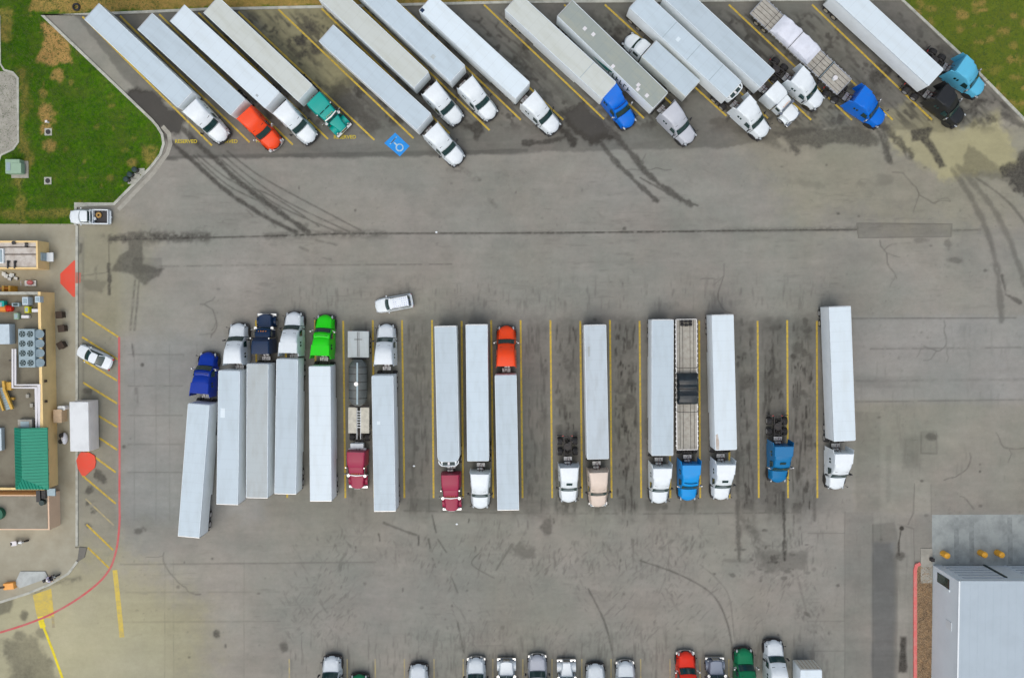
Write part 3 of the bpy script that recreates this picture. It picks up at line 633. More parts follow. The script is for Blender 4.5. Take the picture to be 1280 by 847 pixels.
M['tuft'] = mat('grass_blades', (0.035,0.10,0.010), .8, dirt=1.0, scale=.6, dcol=(0.11,0.13,0.03))
tag(part('grass_tufts', tm, M['tuft']), kind='stuff')

# ------------------------------------------------------------------ kerbs, walkways, slabs
def kerbline(name, pts, w=.32, h=.15, m='kerb', z0=-.2):
    return tag(part(name, MB().band(W2(pts), w, z0, h), M[m]), kind='structure')
kerbline('kerb', [(95,282),(95,256),(143,255)] + arc[::-1] + [(53,19),(120,18),(260,12),(400,9),(640,3),(900,1),(1126,-1),(1205,73),(1290,160),(1420,290)])
kerbline('gutter', [(148,262),(192,216),(201,203),(209,192),(213,180),(211,167),(203,158)], .5, .012, 'concrete')
slab = lambda name, pts, z, m, z0=-.2: tag(part(name, MB().prism(W2(pts), z0, z), M[m]), kind='structure')
slab('walkway', [(-140,280),(95,280),(95,684),(107,684),(96,700),(84,716),(60,729),(35,740),(0,751),(-140,790)], .12, 'walk')
kerbline('kerb', [(96.5,282),(96.5,682)], .3, .15, 'kerb')
kerbline('kerb', [(97,701),(86,716),(62,730),(35,741),(0,752),(-140,791)], .3, .15, 'kerb')
slab('drain_apron', [(99.5,683),(109,684),(106,696),(97,702)], .126, 'darkpatch')
slab('side_road', [(-140,88),(15,90),(22,96),(23.5,180),(17,188),(0,194),(-140,240)], .13, 'concrete')
kerbline('kerb', [(0,20),(1,80),(6,88),(17,91),(23,98),(23.5,178),(17,187),(2,194),(0,200),(-40,210)], .22, .18, 'kerb')
M['apron'] = mat('wash_apron_concrete', (0.31,0.345,0.335), 0.6, dirt=0.8, scale=0.5, dcol=(0.15,0.17,0.17), bump=0.1)
slab('apron', [(1165,643),(1420,642),(1420,720),(1165,706)], .012, 'apron')
for x in (1195, 1214, 1262): tag(part('gutter', MB().sheet(W2([(x,646),(x+1,704)]), .6, .017), M['apron2'] if 'apron2' in M else M.setdefault('apron2', mat('wet_apron', (0.26,0.29,0.285), .8, dirt=.6, scale=1.5))), kind='structure')
slab('gravel_bed', [(1146,706),(1165,706),(1165,920),(1146,920)], .06, 'gravel')
slab('pad', [(1150.5,685),(1165,685),(1165,728),(1150.5,728)], .10, 'concrete')
kerbline('kerb', [(1143.5,920),(1143.5,712),(1145,706),(1150,703.5)], .42, .16, 'redkerb') if 'redkerb' in M else None
M['redkerb'] = mat('red_kerb_paint', (0.66,0.14,0.13), .7, dirt=.5, scale=3, dcol=(.5,.35,.3))
kerbline('kerb', [(1143.5,920),(1143.5,712),(1145,706),(1150,703.5)], .42, .16, 'redkerb')
# loose stones in the bed
gm_ = MB()
for k in range(1800):
    p = G(rng.uniform(1147,1164), rng.uniform(708,847)); s = rng.uniform(.04,.11)
    gm_.ball((p.x,p.y,.07), s, s*rng.uniform(.6,1), s*.7, 5, 2)
tag(part('gravel', gm_, mat('stones', (0.36,0.24,0.13), .9, dirt=1, scale=1.7, dcol=(.09,.07,.05)), ang=0) if False else part('gravel', gm_, mat('stones', (0.36,0.24,0.13), .9, dirt=1, scale=1.7, dcol=(.09,.07,.05))), kind='stuff')

M['yellow_faded'] = mat('worn_yellow_paint', (0.60,0.46,0.08), .8, dirt=.75, scale=1.2, dcol=(.32,.28,.16))
M['yellow_ghost'] = mat('ghost_yellow_paint', (0.40,0.34,0.16), .8, dirt=1.0, scale=1.6, dcol=(.25,.235,.20))
# painted markings: thin sheets on the paving, children of the lot
def line(name, pts, w, m, z=.006):
    return part(name, MB().sheet(W2(pts), w, z), M[m], lot)
sx = [103,150,199,248,298,348,402,450,501,553,605,657,705,756,808,860,911,963,1015]
ex = [(265,182),(312,178),(366,181),(410,174),(468,175),(517,173),(562,167),(612,163),(651,150),(704,150),(755,149),(805,148),(858,147),(908,145),(960,148),(1014,150),(1065,150),(1116,150),(1165,150)]
for i, (x, e) in enumerate(zip(sx, ex)):
    y0 = (21,20,18,16,15,12,11)[i] if i < 7 else 6
    a = Vector((x, y0)); b = Vector(e); mid = (a+b)/2
    line('stall_line', [a, mid, b], .22, 'yellow')
line('stall_line', [(1144,130),(1165,150)], .24, 'yellow', .009)
for x0, x1 in ((320,322),(357,359),(394,395.5),(429,431.7),(466,468),(502.5,505.5),(540,542),(577,579),(614,616.5),(650.7,653.2),(688,690.2),(725.3,727.6),(762.5,764.5),(799.5,801.5),(836.5,838),(874,875.2),(911,912),(947,948.5),(984,985),(1021,1021.7)):
    line('stall_line', [(x0,400+ (1 if int(x0)%2 else 0)),((x0+x1)/2,510),(x1,622)], .23, 'yellow')
for x in (361.5,434,469,505.5,542.5,579,616,653.5,690,727.2,763.8,800.8,837.5,875,911): line('stall_line', [(x,823),(x+.5,930)], .16, 'yellow_ghost')
for a in ([(102.6,391.6),(147.7,421)],[(102.6,421),(147,449)],[(104,450),(146.3,475.5)],[(104,478),(146.5,504)],[(104,508),(124,520),(146.5,533.5)],[(104,535),(124,547),(146.5,562)],[(109,564),(144.7,590)],[(103,594),(144.7,629)],[(110,684),(138,711)],[(108,655),(141.4,687)]):
    line('bay_line', a, .24, 'yellow')
line('bay_line', [(107,623),(142,656)], .2, 'yellow_ghost')
line('lane_line', [(143.5,712),(148,752),(152.5,796)], .62, 'yellow_faded')
part('hatch_patch', MB().add([(*p, .007) for p in W2([(41,743),(64,735),(68,772),(54,772),(46,770)])][::-1], [(0,1,2,3,4)]), M['yellow_faded'], lot)
line('lane_line', [(66,770),(67,784)], .35, 'yellow_ghost', .008)
line('lane_line', [(50.5,770),(52,778),(54,784)], .75, 'yellow_new', .010); line('lane_line', [(53,780),(58,792),(66,813),(81,855)], .32, 'yellow_new', .013)
red = smooth_line([(149,421),(149,480),(149.5,560),(149.3,620),(149.5,650),(147,678),(143,696),(137,711),(124,727),(100,746),(70,764),(40,777),(0,790),(-60,806)])
line('fire_lane_line', red, .26, 'red', .016)
part('red_marking', MB().add([(*p, .124) for p in W2([(76,342),(93,325.5),(94.5,325.5),(94.5,371),(92,371),(76,354)])], [(5,4,3,2,1,0)]), M['redsolid'], lot)
M['red_dim'] = mat('worn_red_paint', (0.42,0.15,0.11), .8, dirt=.8, scale=2, dcol=(.3,.24,.2))
part('red_marking', MB().add([(*p, .154) for p in W2([(95,340.5),(98.3,340.5),(98.3,354),(95,354)])], [(3,2,1,0)]), M['red_dim'], lot)
part('red_marking', MB().add([(*p, .02) for p in W2([(98.6,340.5),(101.5,341),(101,353),(98.6,354)])], [(3,2,1,0)]), M['red_dim'], lot)
pr = W2([(96,575),(99,568),(102,564.5),(112,565),(119,569),(120.5,577),(119,584),(113,589),(107,594.5),(103,593.5),(98,585)])
part('red_marking', MB().prism(pr, .003, .156), M['redsolid'], lot)

def text_mesh(s, size):
    c = bpy.data.curves.new('t', 'FONT'); c.body = s; c.size = size; c.align_x = 'CENTER'; c.align_y = 'CENTER'; c.extrude = 0; c.offset = .012
    o = bpy.data.objects.new('t', c); scene.collection.objects.link(o); bpy.context.view_layer.update()
    me = bpy.data.meshes.new_from_object(o.evaluated_get(bpy.context.evaluated_depsgraph_get())); bpy.data.objects.remove(o); me.materials.clear(); return me
tmsh = text_mesh("RESERVED", .62); tmsh.materials.append(M['yellow_text'] if 'yellow_text' in M else M.setdefault('yellow_text', mat('stencil_yellow', (.55,.44,.02), .7, dirt=.5, scale=3)))
for x, y in ((232.5,177),(283,177),(334,176),(431,171.5)):
    p = G(x, y, .02); ob('stencil_text', tmsh, lot, p)
# blue stencilled square with a white ring symbol
q = W2([(494,166),(512,182.7),(499.8,195.7),(480.3,179)])
part('blue_marking', MB().prism(q, .004, .012), M['bluepaint'], lot)
c = G(499.5,184.5); s_ = MB(); rr = [(c.x+.42*math.cos(a), c.y+.42*math.sin(a)) for a in [R(20*k) for k in range(19)]]
s_.sheet(rr, .16, .018); p0, p1 = G(492.5,178.2), G(497,182.3); s_.sheet([p0, p1], .18, .022)
for k in range(4):
    a, b = G(488.3+k*1.2, 177.2-k*1.5), G(492.8+k*1.2-1.4, 173.9-k*1.5+5.0); mid = (a+b)/2; d = Vector((.35,.33,0)); s_.sheet([mid-d*.7, mid+d*.7], .10, .026)
part('white_symbol', s_, M['whitepaint'], lot)

# ------------------------------------------------------------------ buildings, left
def rpx(x0, y0, x1, y1, z):
    a = G(x0, y0, z); b = G(x1, y1, z); return min(a.x,b.x), max(a.x,b.x), min(a.y,b.y), max(a.y,b.y)
def bpx(mb, x0, y0, x1, y1, z0, z1, mi=0): return mb.box(*rpx(x0,y0,x1,y1,z1), z0, z1, mi)
H1 = 3.3
b1 = thing('station_building', 'long flat-roofed yellow stucco building with brown roof crowded by machinery', 'building', G(0,480))
b1i = b1.location.copy()
def pp(name, mb, mats, root): 
    o = part(name, mb, mats, root); o.matrix_parent_inverse = Matrix.Translation(-root.location); return o
x0, x1, y0, y1 = rpx(-120, 365, 55.5, 612, H1)
pp('wall', MB().box(x1-.25, x1, y0, y1, 0, H1).box(x0, x1-.25, y1-.25, y1, 0, H1).box(x0, x1-.25, y0, y0+.25, 0, H1), M['stucco'], b1)
pp('roof', MB().box(x0, x1-.25, y0+.25, y1-.25, 2.4, 2.7), M['membrane'], b1)
pp('parapet_cap', MB().box(x0, x1-.3, y1-.32, y1+.04, H1, H1+.07), M['kerb'], b1)
cap = MB().box(x1-.32, x1+.03, y0, y1+.04, H1+.001, H1+.06); pp('parapet_cap', cap, M['stucco'], b1)
for y in (475, 500, 534, 560, 590):
    p = G(73, y, 1.5); pp('wall_lamp', MB().box(x1, x1+.18, p.y-.15, p.y+.15, 2.5, 2.9), M['brown'], b1)
b2 = thing('annex_building', 'low pink-walled annex with pale roof south of the green canopy', 'building', G(0,640))
ax0, ax1, ay0, ay1 = rpx(-120, 618, 62, 662, 2.7)
pp('wall', MB().prism([(ax0,ay0-.0),(ax1,ay0),(ax1,ay1),(ax0,ay1)], 0, 2.7), M['stucco_pink'], b2)
pp('roof', MB().box(ax0, ax1-.2, ay0+.15, ay1-.15, 2.6, 2.76), M['membrane'] if False else mat('pale_patio_roof', (0.27,0.255,0.20), .85, dirt=.9, scale=.22, dcol=(.16,.14,.10)), b2)
pp('step_trim', MB().box(ax1-.1, ax1+.9, ay1-.05, ay1+.85, 2.72, 2.95), M['hvac'], b2)
b3 = thing('service_building', 'small building with white membrane roof and yellow end wall by the lawn', 'building', G(0,318))
sx0, sx1, sy0, sy1 = rpx(-120, 301, 47.5, 336, 2.7)
pp('wall', MB().box(sx1-.2, sx1, sy0, sy1, 0, 2.7).box(sx0, sx1-.2, sy1-.2, sy1, 0, 2.7).box(sx0, sx1-.2, sy0, sy0+.2, 0, 2.7), M['stucco'], b3)
pp('roof', MB().box(sx0, sx1-.2, sy0+.2, sy1-.2, 2.2, 2.5), M['whitemembrane'], b3)
vy = G(0,321,1.5).y; pp('window', MB().box(sx1, sx1+.14, vy-.5, vy+.5, .9, 2.1), M['hvac'], b3); pp('awning', MB().box(sx1+.145, sx1+.95, vy-.55, vy+.55, .8, 1.0), M['side'], b3)
for y in (309, 318): pp('roof_seam', MB().box(sx0, sx1-.3, G(0,y,2.5).y-.05, G(0,y,2.5).y+.05, 2.5, 2.56), M['brown'], b3)
for x, y, a, b in ((17,303.5,.45,.45),(32.5,304.5,.3,.3),(32.5,307.5,.3,.3)):
    p = G(x, y, 2.8); t = thing('roof_vent', {17:'round dark vent near the north edge of the white roof'}.get(x, 'small dark vent cap on the white roof, %s of a close pair' % ('upper' if y < 306 else 'lower')), 'vent', (p.x,p.y,2.5)); part('pipe', MB().cyl((0,0,0),(0,0,.3),a*.35), M['frame'], t); part('cap', MB().cyl((0,0,.3),(0,0,.38),a*.5), M['plastic'], t)
t = thing('roof_hatch', 'grey skylight hatch in a white frame on the white roof', 'hatch', G(3,320,2.5)); part('frame', MB().rbox(-.8,.3,-.9,.9,0,.3,.05), M['side'], t); part('lid', MB().rbox(-.65,.15,-.75,.75,.3,.36,.05), M['hvac'], t)
for x, lb in ((11,'dark pipe stand on the white roof beside the hatch'),(19.5,'dark pipe stand on the white roof, farther from the hatch')):
    t = thing('pipe_stand', lb, 'pipe stand', G(x,331,2.5)); part('rail', MB().box(-.08,.08,-.45,.45,.1,.3), M['plastic'], t); part('foot', MB().box(-.2,.2,-.5,-.3,0,.1), M['frame'], t); part('foot', MB().box(-.2,.2,.3,.5,0,.1), M['frame'], t)

# green hip-roofed canopy
x0,x1,y0,y1 = rpx(16.5, 534.5, 59.5, 612, 3.9)
t = thing('green_canopy', 'green standing-seam metal hip roof beside the yellow parapet', 'canopy', ((x0+x1)/2,(y0+y1)/2,0)); cx_, cy_ = t.location.x, t.location.y
rx_ = x0+1.35; yb = y0+1.5; roof = MB()
roof.add([(x0-cx_,y0-cy_,3.7),(x1-cx_,y0-cy_,3.7),(x1-cx_,y1-cy_,3.7),(x0-cx_,y1-cy_,3.7),(rx_-cx_,yb-cy_,4.6),(rx_-cx_,y1-cy_,4.6),(x0-cx_,y0-cy_,3.55),(x1-cx_,y0-cy_,3.55),(x1-cx_,y1-cy_,3.55),(x0-cx_,y1-cy_,3.55)],
         [(0,1,4),(1,2,5,4),(3,0,4,5),(2,3,5),(0,6,7,1),(1,7,8,2),(2,8,9,3),(3,9,6,0),(9,8,7,6)])
part('roof', roof, M['greenroof'], t)
ribs = MB(); y = y0+.2
while y < y1:
    f = min(1, (y-y0)/1.5); rx2 = x0+(rx_-x0)*f; zz = 3.7+.9*f
    for xa, xb in ((x0, rx2),(x1-(x1-rx_)*f, x1)):
        za, zb = (3.7, zz) if xa == x0 else (zz, 3.7)
        ribs.cyl((xa-cx_,y-cy_,za+.04),(xb-cx_,y-cy_,zb+.04), .035, n=4)
    y += .38
x = x0+.3
while x < x1:
    f = (x-x0)/(rx_-x0) if x < rx_ else (x1-x)/(x1-rx_); ribs.cyl((x-cx_,y0-cy_,3.74),(x-cx_,y0+1.5*f-cy_,3.74+.9*f), .035, n=4); x += .38
part('seam', ribs, M['greenroof'], t)
for dx, dy in ((x0+.3,y0+.3),(x1-1.3,y0+.3),(x0+.3,y1-.3),(x1-1.3,y1-.3)): part('post', MB().box(dx-cx_-.08,dx-cx_+.08,dy-cy_-.08,dy-cy_+.08,0,3.56), M['stucco'], t)

# condenser bank: eight fans
zr = 2.7
x0,x1,y0,y1 = rpx(22.5, 411, 44, 459, zr+1.2)
t = thing('condenser_bank', 'blue-grey condenser bank with eight round fans on the brown roof', 'condenser', ((x0+x1)/2,(y0+y1)/2,zr)); w, h = x1-x0, y1-y0
part('housing', MB().rbox(-w/2,w/2,-h/2,h/2,.25,1.2,.04), M['hvac'], t)
for k in range(4):
    for j in (0,1):
        fx, fy = -w/2+.5+j*.95, h/2-.62-k*(h-1.1)/3.05; f = part('fan', MB().cyl((fx,fy,1.2),(fx,fy,1.27),.37,n=20), M['fan'], t)
        bl = MB(); 
        for a in range(5): bl.box(-.0,.30,-.05,.05,1.275,1.29) if False else bl.add([(fx+.05*math.cos(R(72*a)),fy+.05*math.sin(R(72*a)),1.285),(fx+.33*math.cos(R(72*a-9)),fy+.33*math.sin(R(72*a-9)),1.285),(fx+.33*math.cos(R(72*a+9)),fy+.33*math.sin(R(72*a+9)),1.285)],[(0,1,2)])
        part('blade', bl, M['hvac'], f)
for k in range(4): part('coil', MB().cyl((w/2,h/2-.62-k*(h-1.1)/3.05,.3),(w/2+.35,h/2-.62-k*(h-1.1)/3.05,.3+.5),.55,n=10), M['hvac'], t)
part('skid', MB().box(-w/2+.1,w/2+.7,-h/2+.05,h/2-.05,0,.25), M['frame'], t)
def unit(name, lab, cat, r4, hgt, m, grille=True, z=zr, legs=.1):
    x0,x1,y0,y1 = rpx(*r4, z+hgt); w, h = x1-x0, y1-y0
    t = thing(name, lab, cat, ((x0+x1)/2,(y0+y1)/2,z)); part('housing', MB().rbox(-w/2,w/2,-h/2,h/2,legs,hgt,.05,.03), M[m], t)
    part('base', MB().box(-w/2+.06,w/2-.06,-h/2+.06,h/2-.06,0,legs), M['frame'], t)
    if grille: part('grille', MB().rbox(-w*.3,w*.3,-h*.3,h*.3,hgt,hgt+.03,.03,.01), M['hvac'] if m != 'hvac' else M['fan'], t)
    return t
unit('rooftop_unit', 'tall pale-blue rooftop unit nearest the north parapet', 'rooftop unit', (27.5,371,35,381), 1.2, 'hvac_pale')
unit('rooftop_unit', 'small square pale-blue rooftop unit in the north-east roof corner', 'rooftop unit', (43.5,370,50,378), .9, 'hvac_pale')
unit('rooftop_unit', 'low lavender-white box right of the acid-yellow unit', 'rooftop unit', (39.5,386,47.5,390), .5, 'duct', False)
unit('rooftop_unit', 'long low lavender-white box below the acid-yellow unit', 'rooftop unit', (26.5,393.8,36,397.5), .5, 'duct', False)
unit('rooftop_unit', 'acid-yellow rooftop unit among grey machinery', 'rooftop unit', (30.5,383,36,391), .8, 'acid')
unit('rooftop_unit', 'wide white ribbed cabinet at the left photo edge above the pipes', 'rooftop unit', (-20,405,12,430), 1.3, 'hvac_pale', False)
unit('rooftop_unit', 'grey box unit left of the pale-blue one, beside pipework', 'rooftop unit', (14.5,378.5,24,383), .6, 'hvac')
unit('rooftop_unit', 'dark-framed unit with green fan left of the long low box', 'rooftop unit', (17,391,23,399), .6, 'utility')
unit('rooftop_unit', 'cream box at the top end of the white ducts', 'rooftop unit', (22,524,40,536), .7, 'concrete')
unit('rooftop_unit', 'teal machine at the left photo edge beside the orange drum', 'machine', (-8,376,5,385), .8, 'teal')
unit('rooftop_cabinet', 'pale cabinet at the left photo edge beside the green roof', 'cabinet', (-14,535,2,563), .8, 'hvac_pale', False)
unit('cardboard_box', 'small cream box lying on the brown roof between the white ducts', 'box', (32,492.5,36,497), .3, 'concrete', False, legs=.02)
unit('cardboard_box', 'cream box lower of the two loose boxes inside the duct bend', 'box', (37,504,41,509), .3, 'concrete', False, legs=.02)
# orange drum
t = thing('orange_drum', 'orange and rust-striped drum lying on the roof at the left edge', 'drum', G(9.5,385.5,zr)); part('shell', MB().cyl((-.7,0,.45),(.2,0,.45),.42,n=16), M['orange_eq'], t)
for k in range(5): part('coil_ring', MB().cyl((.25+.14*k,0,.45),(.31+.14*k,0,.45),.40-.01*k,n=16), M['redorange'], t)
part('cradle', MB().box(-.6,.8,-.3,.3,0,.12), M['frame'], t)
# twin white ducts
t = thing('roof_duct', 'pair of white roof ducts stepping down to the green roof', 'duct', G(20,470,zr)); o_ = t.location
for off in (0,1):
    dz = .7; P = [G(a-(3.4*off), b+(3.4*off if k in (1,2) else 0), zr+dz) for k,(a,b) in enumerate([(19,436),(19,481),(48.5,481),(48.8,535)])]
    w = .24; mb = MB().band([(p.x-o_.x,p.y-o_.y) for p in P], w-.02, dz-.12, dz); part('duct', mb, M['duct'], t)
for p in ((17,450),(35,483),(47,510)): a = G(*p,zr); part('stand', MB().box(a.x-o_.x-.3,a.x-o_.x+.3,a.y-o_.y-.06,a.y-o_.y+.06,0,.5), M['frame'], t)
# ochre steel stair
t = thing('steel_stair', 'ochre steel stair with dark treads at the left photo edge', 'stair', G(8,495,zr)); o_ = t.location
a, b = G(4,476,zr+.8)-o_, G(15,511,zr+.8)-o_; a2, b2_ = G(-7,480,zr+.8)-o_, G(4,513,zr+.8)-o_
part('handrail', MB().band([a[:2], G(4.5,486,zr+.8)[:2] and (G(5,487,zr+.8)-o_)[:2], b[:2]], .3, .5, .85), M['ochre'], t); part('handrail', MB().band([a2[:2], b2_[:2]], .2, .5, .85), M['ochre'], t)
tr = MB()
for k in range(9):
    u = k/8; p = a.lerp(b, .25+.7*u); q2 = a2.lerp(b2_, .2+.75*u); tr.band([(p.x-.25,p.y),(q2.x+.2,q2.y)], .28, .3+.02*k, .36+.02*k)
part('tread', tr, M['hvac'], t)
t = thing('yellow_ramp', 'ochre fitting bolted beside the steel stair', 'fitting', G(12,482,zr)); part('plate', MB().rbox(-.3,.5,-.5,.5,0,.5,.1), M['ochre'], t); part('arm', MB().box(-.1,.7,-1.7,-1.4,0,.4), M['ochre'], t)
# clutter between the two buildings, on the walkway
t = thing('scrap_pile', 'heap of pale crumpled sheet between the two buildings', 'scrap pile', G(13.5,345,0))
for k in range(10):
    a = rng.uniform(-.9,.9); b = rng.uniform(-.35,.35); part('sheet', MB().add([(a-.3,b-.1,.12),(a+.2,b-.25,.3),(a+.35,b+.1,.5),(a-.2,b+.2,.35)],[(0,1,2,3)]).add([(a-.3,b-.1,.12),(a+.2,b-.25,.12),(a+.35,b+.1,.12),(a-.2,b+.2,.12)],[(3,2,1,0)]), M['side'], t)
t = thing('hand_truck', 'pink and red loaded hand cart between the two buildings', 'cart', G(39.5,354,.12))
part('deck', MB().rbox(-.75,.7,-.35,.35,.2,.28,.05), M['side'], t); part('bundle', MB().ball((.1,.08,.55),.42,.32,.3), M['pinkred'], t); part('handle', MB().tube([(-.7,-.3,.25),(-.8,-.3,.95),(-.8,.3,.95),(-.7,.3,.25)],.03), M['alu'], t)
for x in (-.5,.5): part('wheel', MB().cyl((x,-.4,.11),(x,-.3,.11),.11).cyl((x,.3,.11),(x,.4,.11),.11), M['rubber'], t)
t = thing('ochre_gate', 'ochre framed gate panels standing north of the brown roof', 'gate', G(12,361,.12))
for x in (-1.6,.1,.9): part('post', MB().box(x-.12,x+.12,-.35,.35,0,1.6), M['ochre'], t)
part('panel', MB().box(-2.4,-1.7,-.3,.4,0,1.5), M['stucco'], t); part('rail', MB().box(-1.5,0,.0,.1,1.2,1.5).box(.2,.8,.0,.1,1.2,1.5), M['orange_eq'], t)
# brown bins along the wall
for x, y, rz, lb in ((73.3,393.5,.05,'dark brown square bin against the yellow wall, northernmost of three'),(76,410.5,.1,'dark brown square bin standing farthest out from the yellow wall'),(75,431.5,.5,'dark brown square bin turned askew by the yellow wall')):
    p = G(x, y, 1.1); t = thing('waste_bin', lb, 'bin', (p.x,p.y,.12), rz, 'brown bins by the yellow wall')
    part('body', MB().rbox(-.36,.36,-.38,.38,0,.85,.06), M['brown'], t, key='bin_b'); part('lid', MB().rbox(-.42,.42,-.44,.44,.85,.98,.08,.06), M['brown'], t, key='bin_l'); part('slot', MB().box(-.15,.15,-.02,.02,.98,.995), M['plastic'], t, key='bin_s')
# white box container on the walkway edge
x0,x1,y0,y1 = rpx(86.5, 502, 111.5, 564, 2.75)
t = thing('box_container', 'white-roofed cargo container beside the yellow building', 'container', ((x0+x1)/2,(y0+y1)/2,0)); w,h = x1-x0,y1-y0
part('box', MB().rbox(-w/2,w/2,-h/2,h/2,.26,2.7,.04,.02), mat('container_cream', (.80,.77,.72), .5, dirt=.3, scale=.6), t)
part('roof_panel', MB().rbox(-w/2+.02,w/2-.02,-h/2+.02,h/2-.02,2.7,2.75,.06,.02), mat('container_roof', (.68,.72,.73), .5, dirt=.3, scale=.5), t)
part('bearer', MB().box(-w/2+.2,w/2-.2,-h/2+.3,-h/2+.6,.0,.26).box(-w/2+.2,w/2-.2,h/2-.6,h/2-.3,.0,.26), M['frame'], t)
for dx in (-.35,.35): part('door_bar', MB().cyl((dx,-h/2-.03,.5),(dx,-h/2-.03,2.5),.03), M['alu'], t)
t = thing('tan_cabinet', 'tan metal cabinet against the white container', 'cabinet', G(80,517.5,0)); part('body', MB().rbox(-.5,.5,-.85,.75,.12,1.5,.08), M['tan'], t); part('lid', MB().rbox(-.53,.53,-.88,.78,1.5,1.56,.08), M['tan'], t)
t = thing('white_bin', 'white rounded bin north of the tan cabinet', 'bin', G(83,508.5,0)); part('body', MB().rbox(-.5,.5,-.25,.25,.12,1.1,.2,.08), M['duct'], t); part('lid', MB().rbox(-.53,.45,-.28,.28,1.1,1.18,.2,.06), M['side'], t)
t = thing('white_bag', 'bulky white sack beside the white container, south of the tan cabinet', 'sack', G(83.5,547,0.0)); part('bag', MB().ball((0,0,.55),.38,.75,.45,12,8), M['tarp_white'], t); part('tie', MB().cyl((0,.3,.9),(0,.3,1.1),.08), M['brown'], t)
t = thing('drain_hopper', 'black drums clustered behind the white sack', 'drum', G(80.5,543,.12)); part('drum', MB().cyl((0,0,0),(0,0,.8),.3,n=14), M['plastic'], t); part('drum', MB().cyl((-.1,-.75,0),(-.1,-.75,.8),.3,n=14), M['plastic'], t)
# roof-edge items on the annex
t = thing('dark_machine', 'dark machinery with a round tank below the green roof', 'machine', G(54,620,2.76)); part('frame', MB().box(-.6,-.1,-.6,.8,0,.5), M['plastic'], t); part('tank', MB().cyl((.1,-.7,0),(.1,-.7,.6),.33,n=14), M['fan'], t); part('rack', MB().box(0,.5,-.2,.8,.1,.4), M['frame'], t)
t = thing('green_tank', 'dark green round tank cut by the left photo edge', 'tank', G(0,641,2.76)); part('shell', MB().cyl((0,0,0),(0,0,.7),.75,n=20), M['darkgreen'], t); part('lid', MB().cyl((-.1,0,.7),(-.1,0,.8),.42,n=16), M['hvac_pale'], t)
# pale plate and orange box on the walkway
t = thing('ramp_plate', 'pale steel ramp plate beside the orange box', 'ramp', G(40,719,.12)); o_ = t.location
pl = [(G(a,b,.3)-o_)[:2] for a, b in ((18,729),(25,714),(56,714),(60,722),(24,735))]; part('plate', MB().prism([tuple(p) for p in pl], .03, .12), mat('pale_plate', (.42,.46,.45), .5, dirt=.6, scale=.8), t); part('foot', MB().box(-1,-.8,-.4,.4,0,.03).box(.8,1,-.2,.4,0,.03), M['frame'], t)
t = thing('orange_box', 'bright orange box with a dark arm at the pale ramp', 'box', G(14.5,730.5,.12), .1); part('body', MB().rbox(-.7,.65,-.42,.42,0,.7,.12,.08), M['orange_eq'] if False else mat('bright_orange', (.85,.38,.08), .5), t); part('arm', MB().box(-1.6,-.5,-.12,.12,.7,.85), M['brown'], t)
# utility furniture on the lawn
t = thing('utility_cabinet', 'pale green utility cabinet on a concrete pad in the lawn', 'utility cabinet', G(23.5,211,.1)); part('pad', MB().box(-.9,1.25,-1.15,.95,-.05,.1), M['concrete'], t); part('body', MB().rbox(-1.05,.75,-.75,1.0,.1,1.1,.06), M['utility'], t); part('door', MB().rbox(-.2,.95,-.7,.55,.3,1.16,.06), M['utility'], t); part('vent', MB().box(-.9,-.4,-.4,.6,1.1,1.14), M['hvac'], t)
for (x, y), lb in (((60.5,165),'manhole lid on a concrete pad inside a bare earth patch'),((60,226),'manhole lid on a small pale pad in green lawn near the cabinet')):
    t = thing('manhole', lb, 'manhole', G(x,y,.1), 0, 'manholes in the lawn'); part('pad', MB().box(-.45,.45,-.45,.45,-.05,.06), M['kerb'], t, key='mh_pad'); part('lid', MB().cyl((0,0,.06),(0,0,.10),.30,n=20), M['plastic'], t, key='mh_lid')
t = thing('marker_post', 'small white marker post in the bare patch of the lawn', 'marker', G(60.5,153,.1)); part('post', MB().cyl((0,0,0),(0,0,.5),.12), M['side'], t); part('cap', MB().cyl((0,0,.5),(0,0,.55),.2,n=4), M['duct'], t)
t = thing('fallen_tyre', 'dark discarded tyre lying in the dry grass by the kerb', 'tyre', G(96,9.5,.1))
mb = MB(); 
ringp = [[(( .38+.13*math.cos(b))*math.cos(a),(.38+.13*math.cos(b))*math.sin(a),.14+.13*math.sin(b)) for b in [2*math.pi*j/8 for j in range(8)]] for a in [2*math.pi*k/18 for k in range(19)]]
mb.loft(ringp, cap=False); part('tread', mb, M['rubber'], t)
for i, ((x, y), lb) in enumerate((((171.5,213),'black round litter drum, nearest the kerb bend'),((165.5,219),'black round litter drum in the middle of three on the kerb'),((161,225),'black round litter drum farthest down the diagonal kerb'))):
    t = thing('litter_drum', lb, 'drum', G(x,y,.1), 0, 'black drums along the diagonal kerb'); part('drum', MB().cyl((0,0,.06),(0,0,.85),.30,.33,n=16), M['plastic'], t, key='ld'); part('lid', MB().cyl((0,0,.85),(0,0,.93),.34,.2,n=16), M['fan'], t, key='ll'); part('pad', MB().box(-.1,.95,-.5,.25,-.05,.06), M['kerb'], t, key='lp')
for x, y, lb in ((517.5,582,'white paper scrap lying in the empty middle stall'),(571,654.5,'white scrap on the asphalt below the maroon truck'),(95.8,553,'') ,(545.5,290.2,'white scrap on the long dirty joint')):
    if lb: t = tag(part('litter', MB().ball((0,0,.06),.16,.12,.05,7,4), M['side'], None, loc=G(x,y,0)), lb, 'litter')

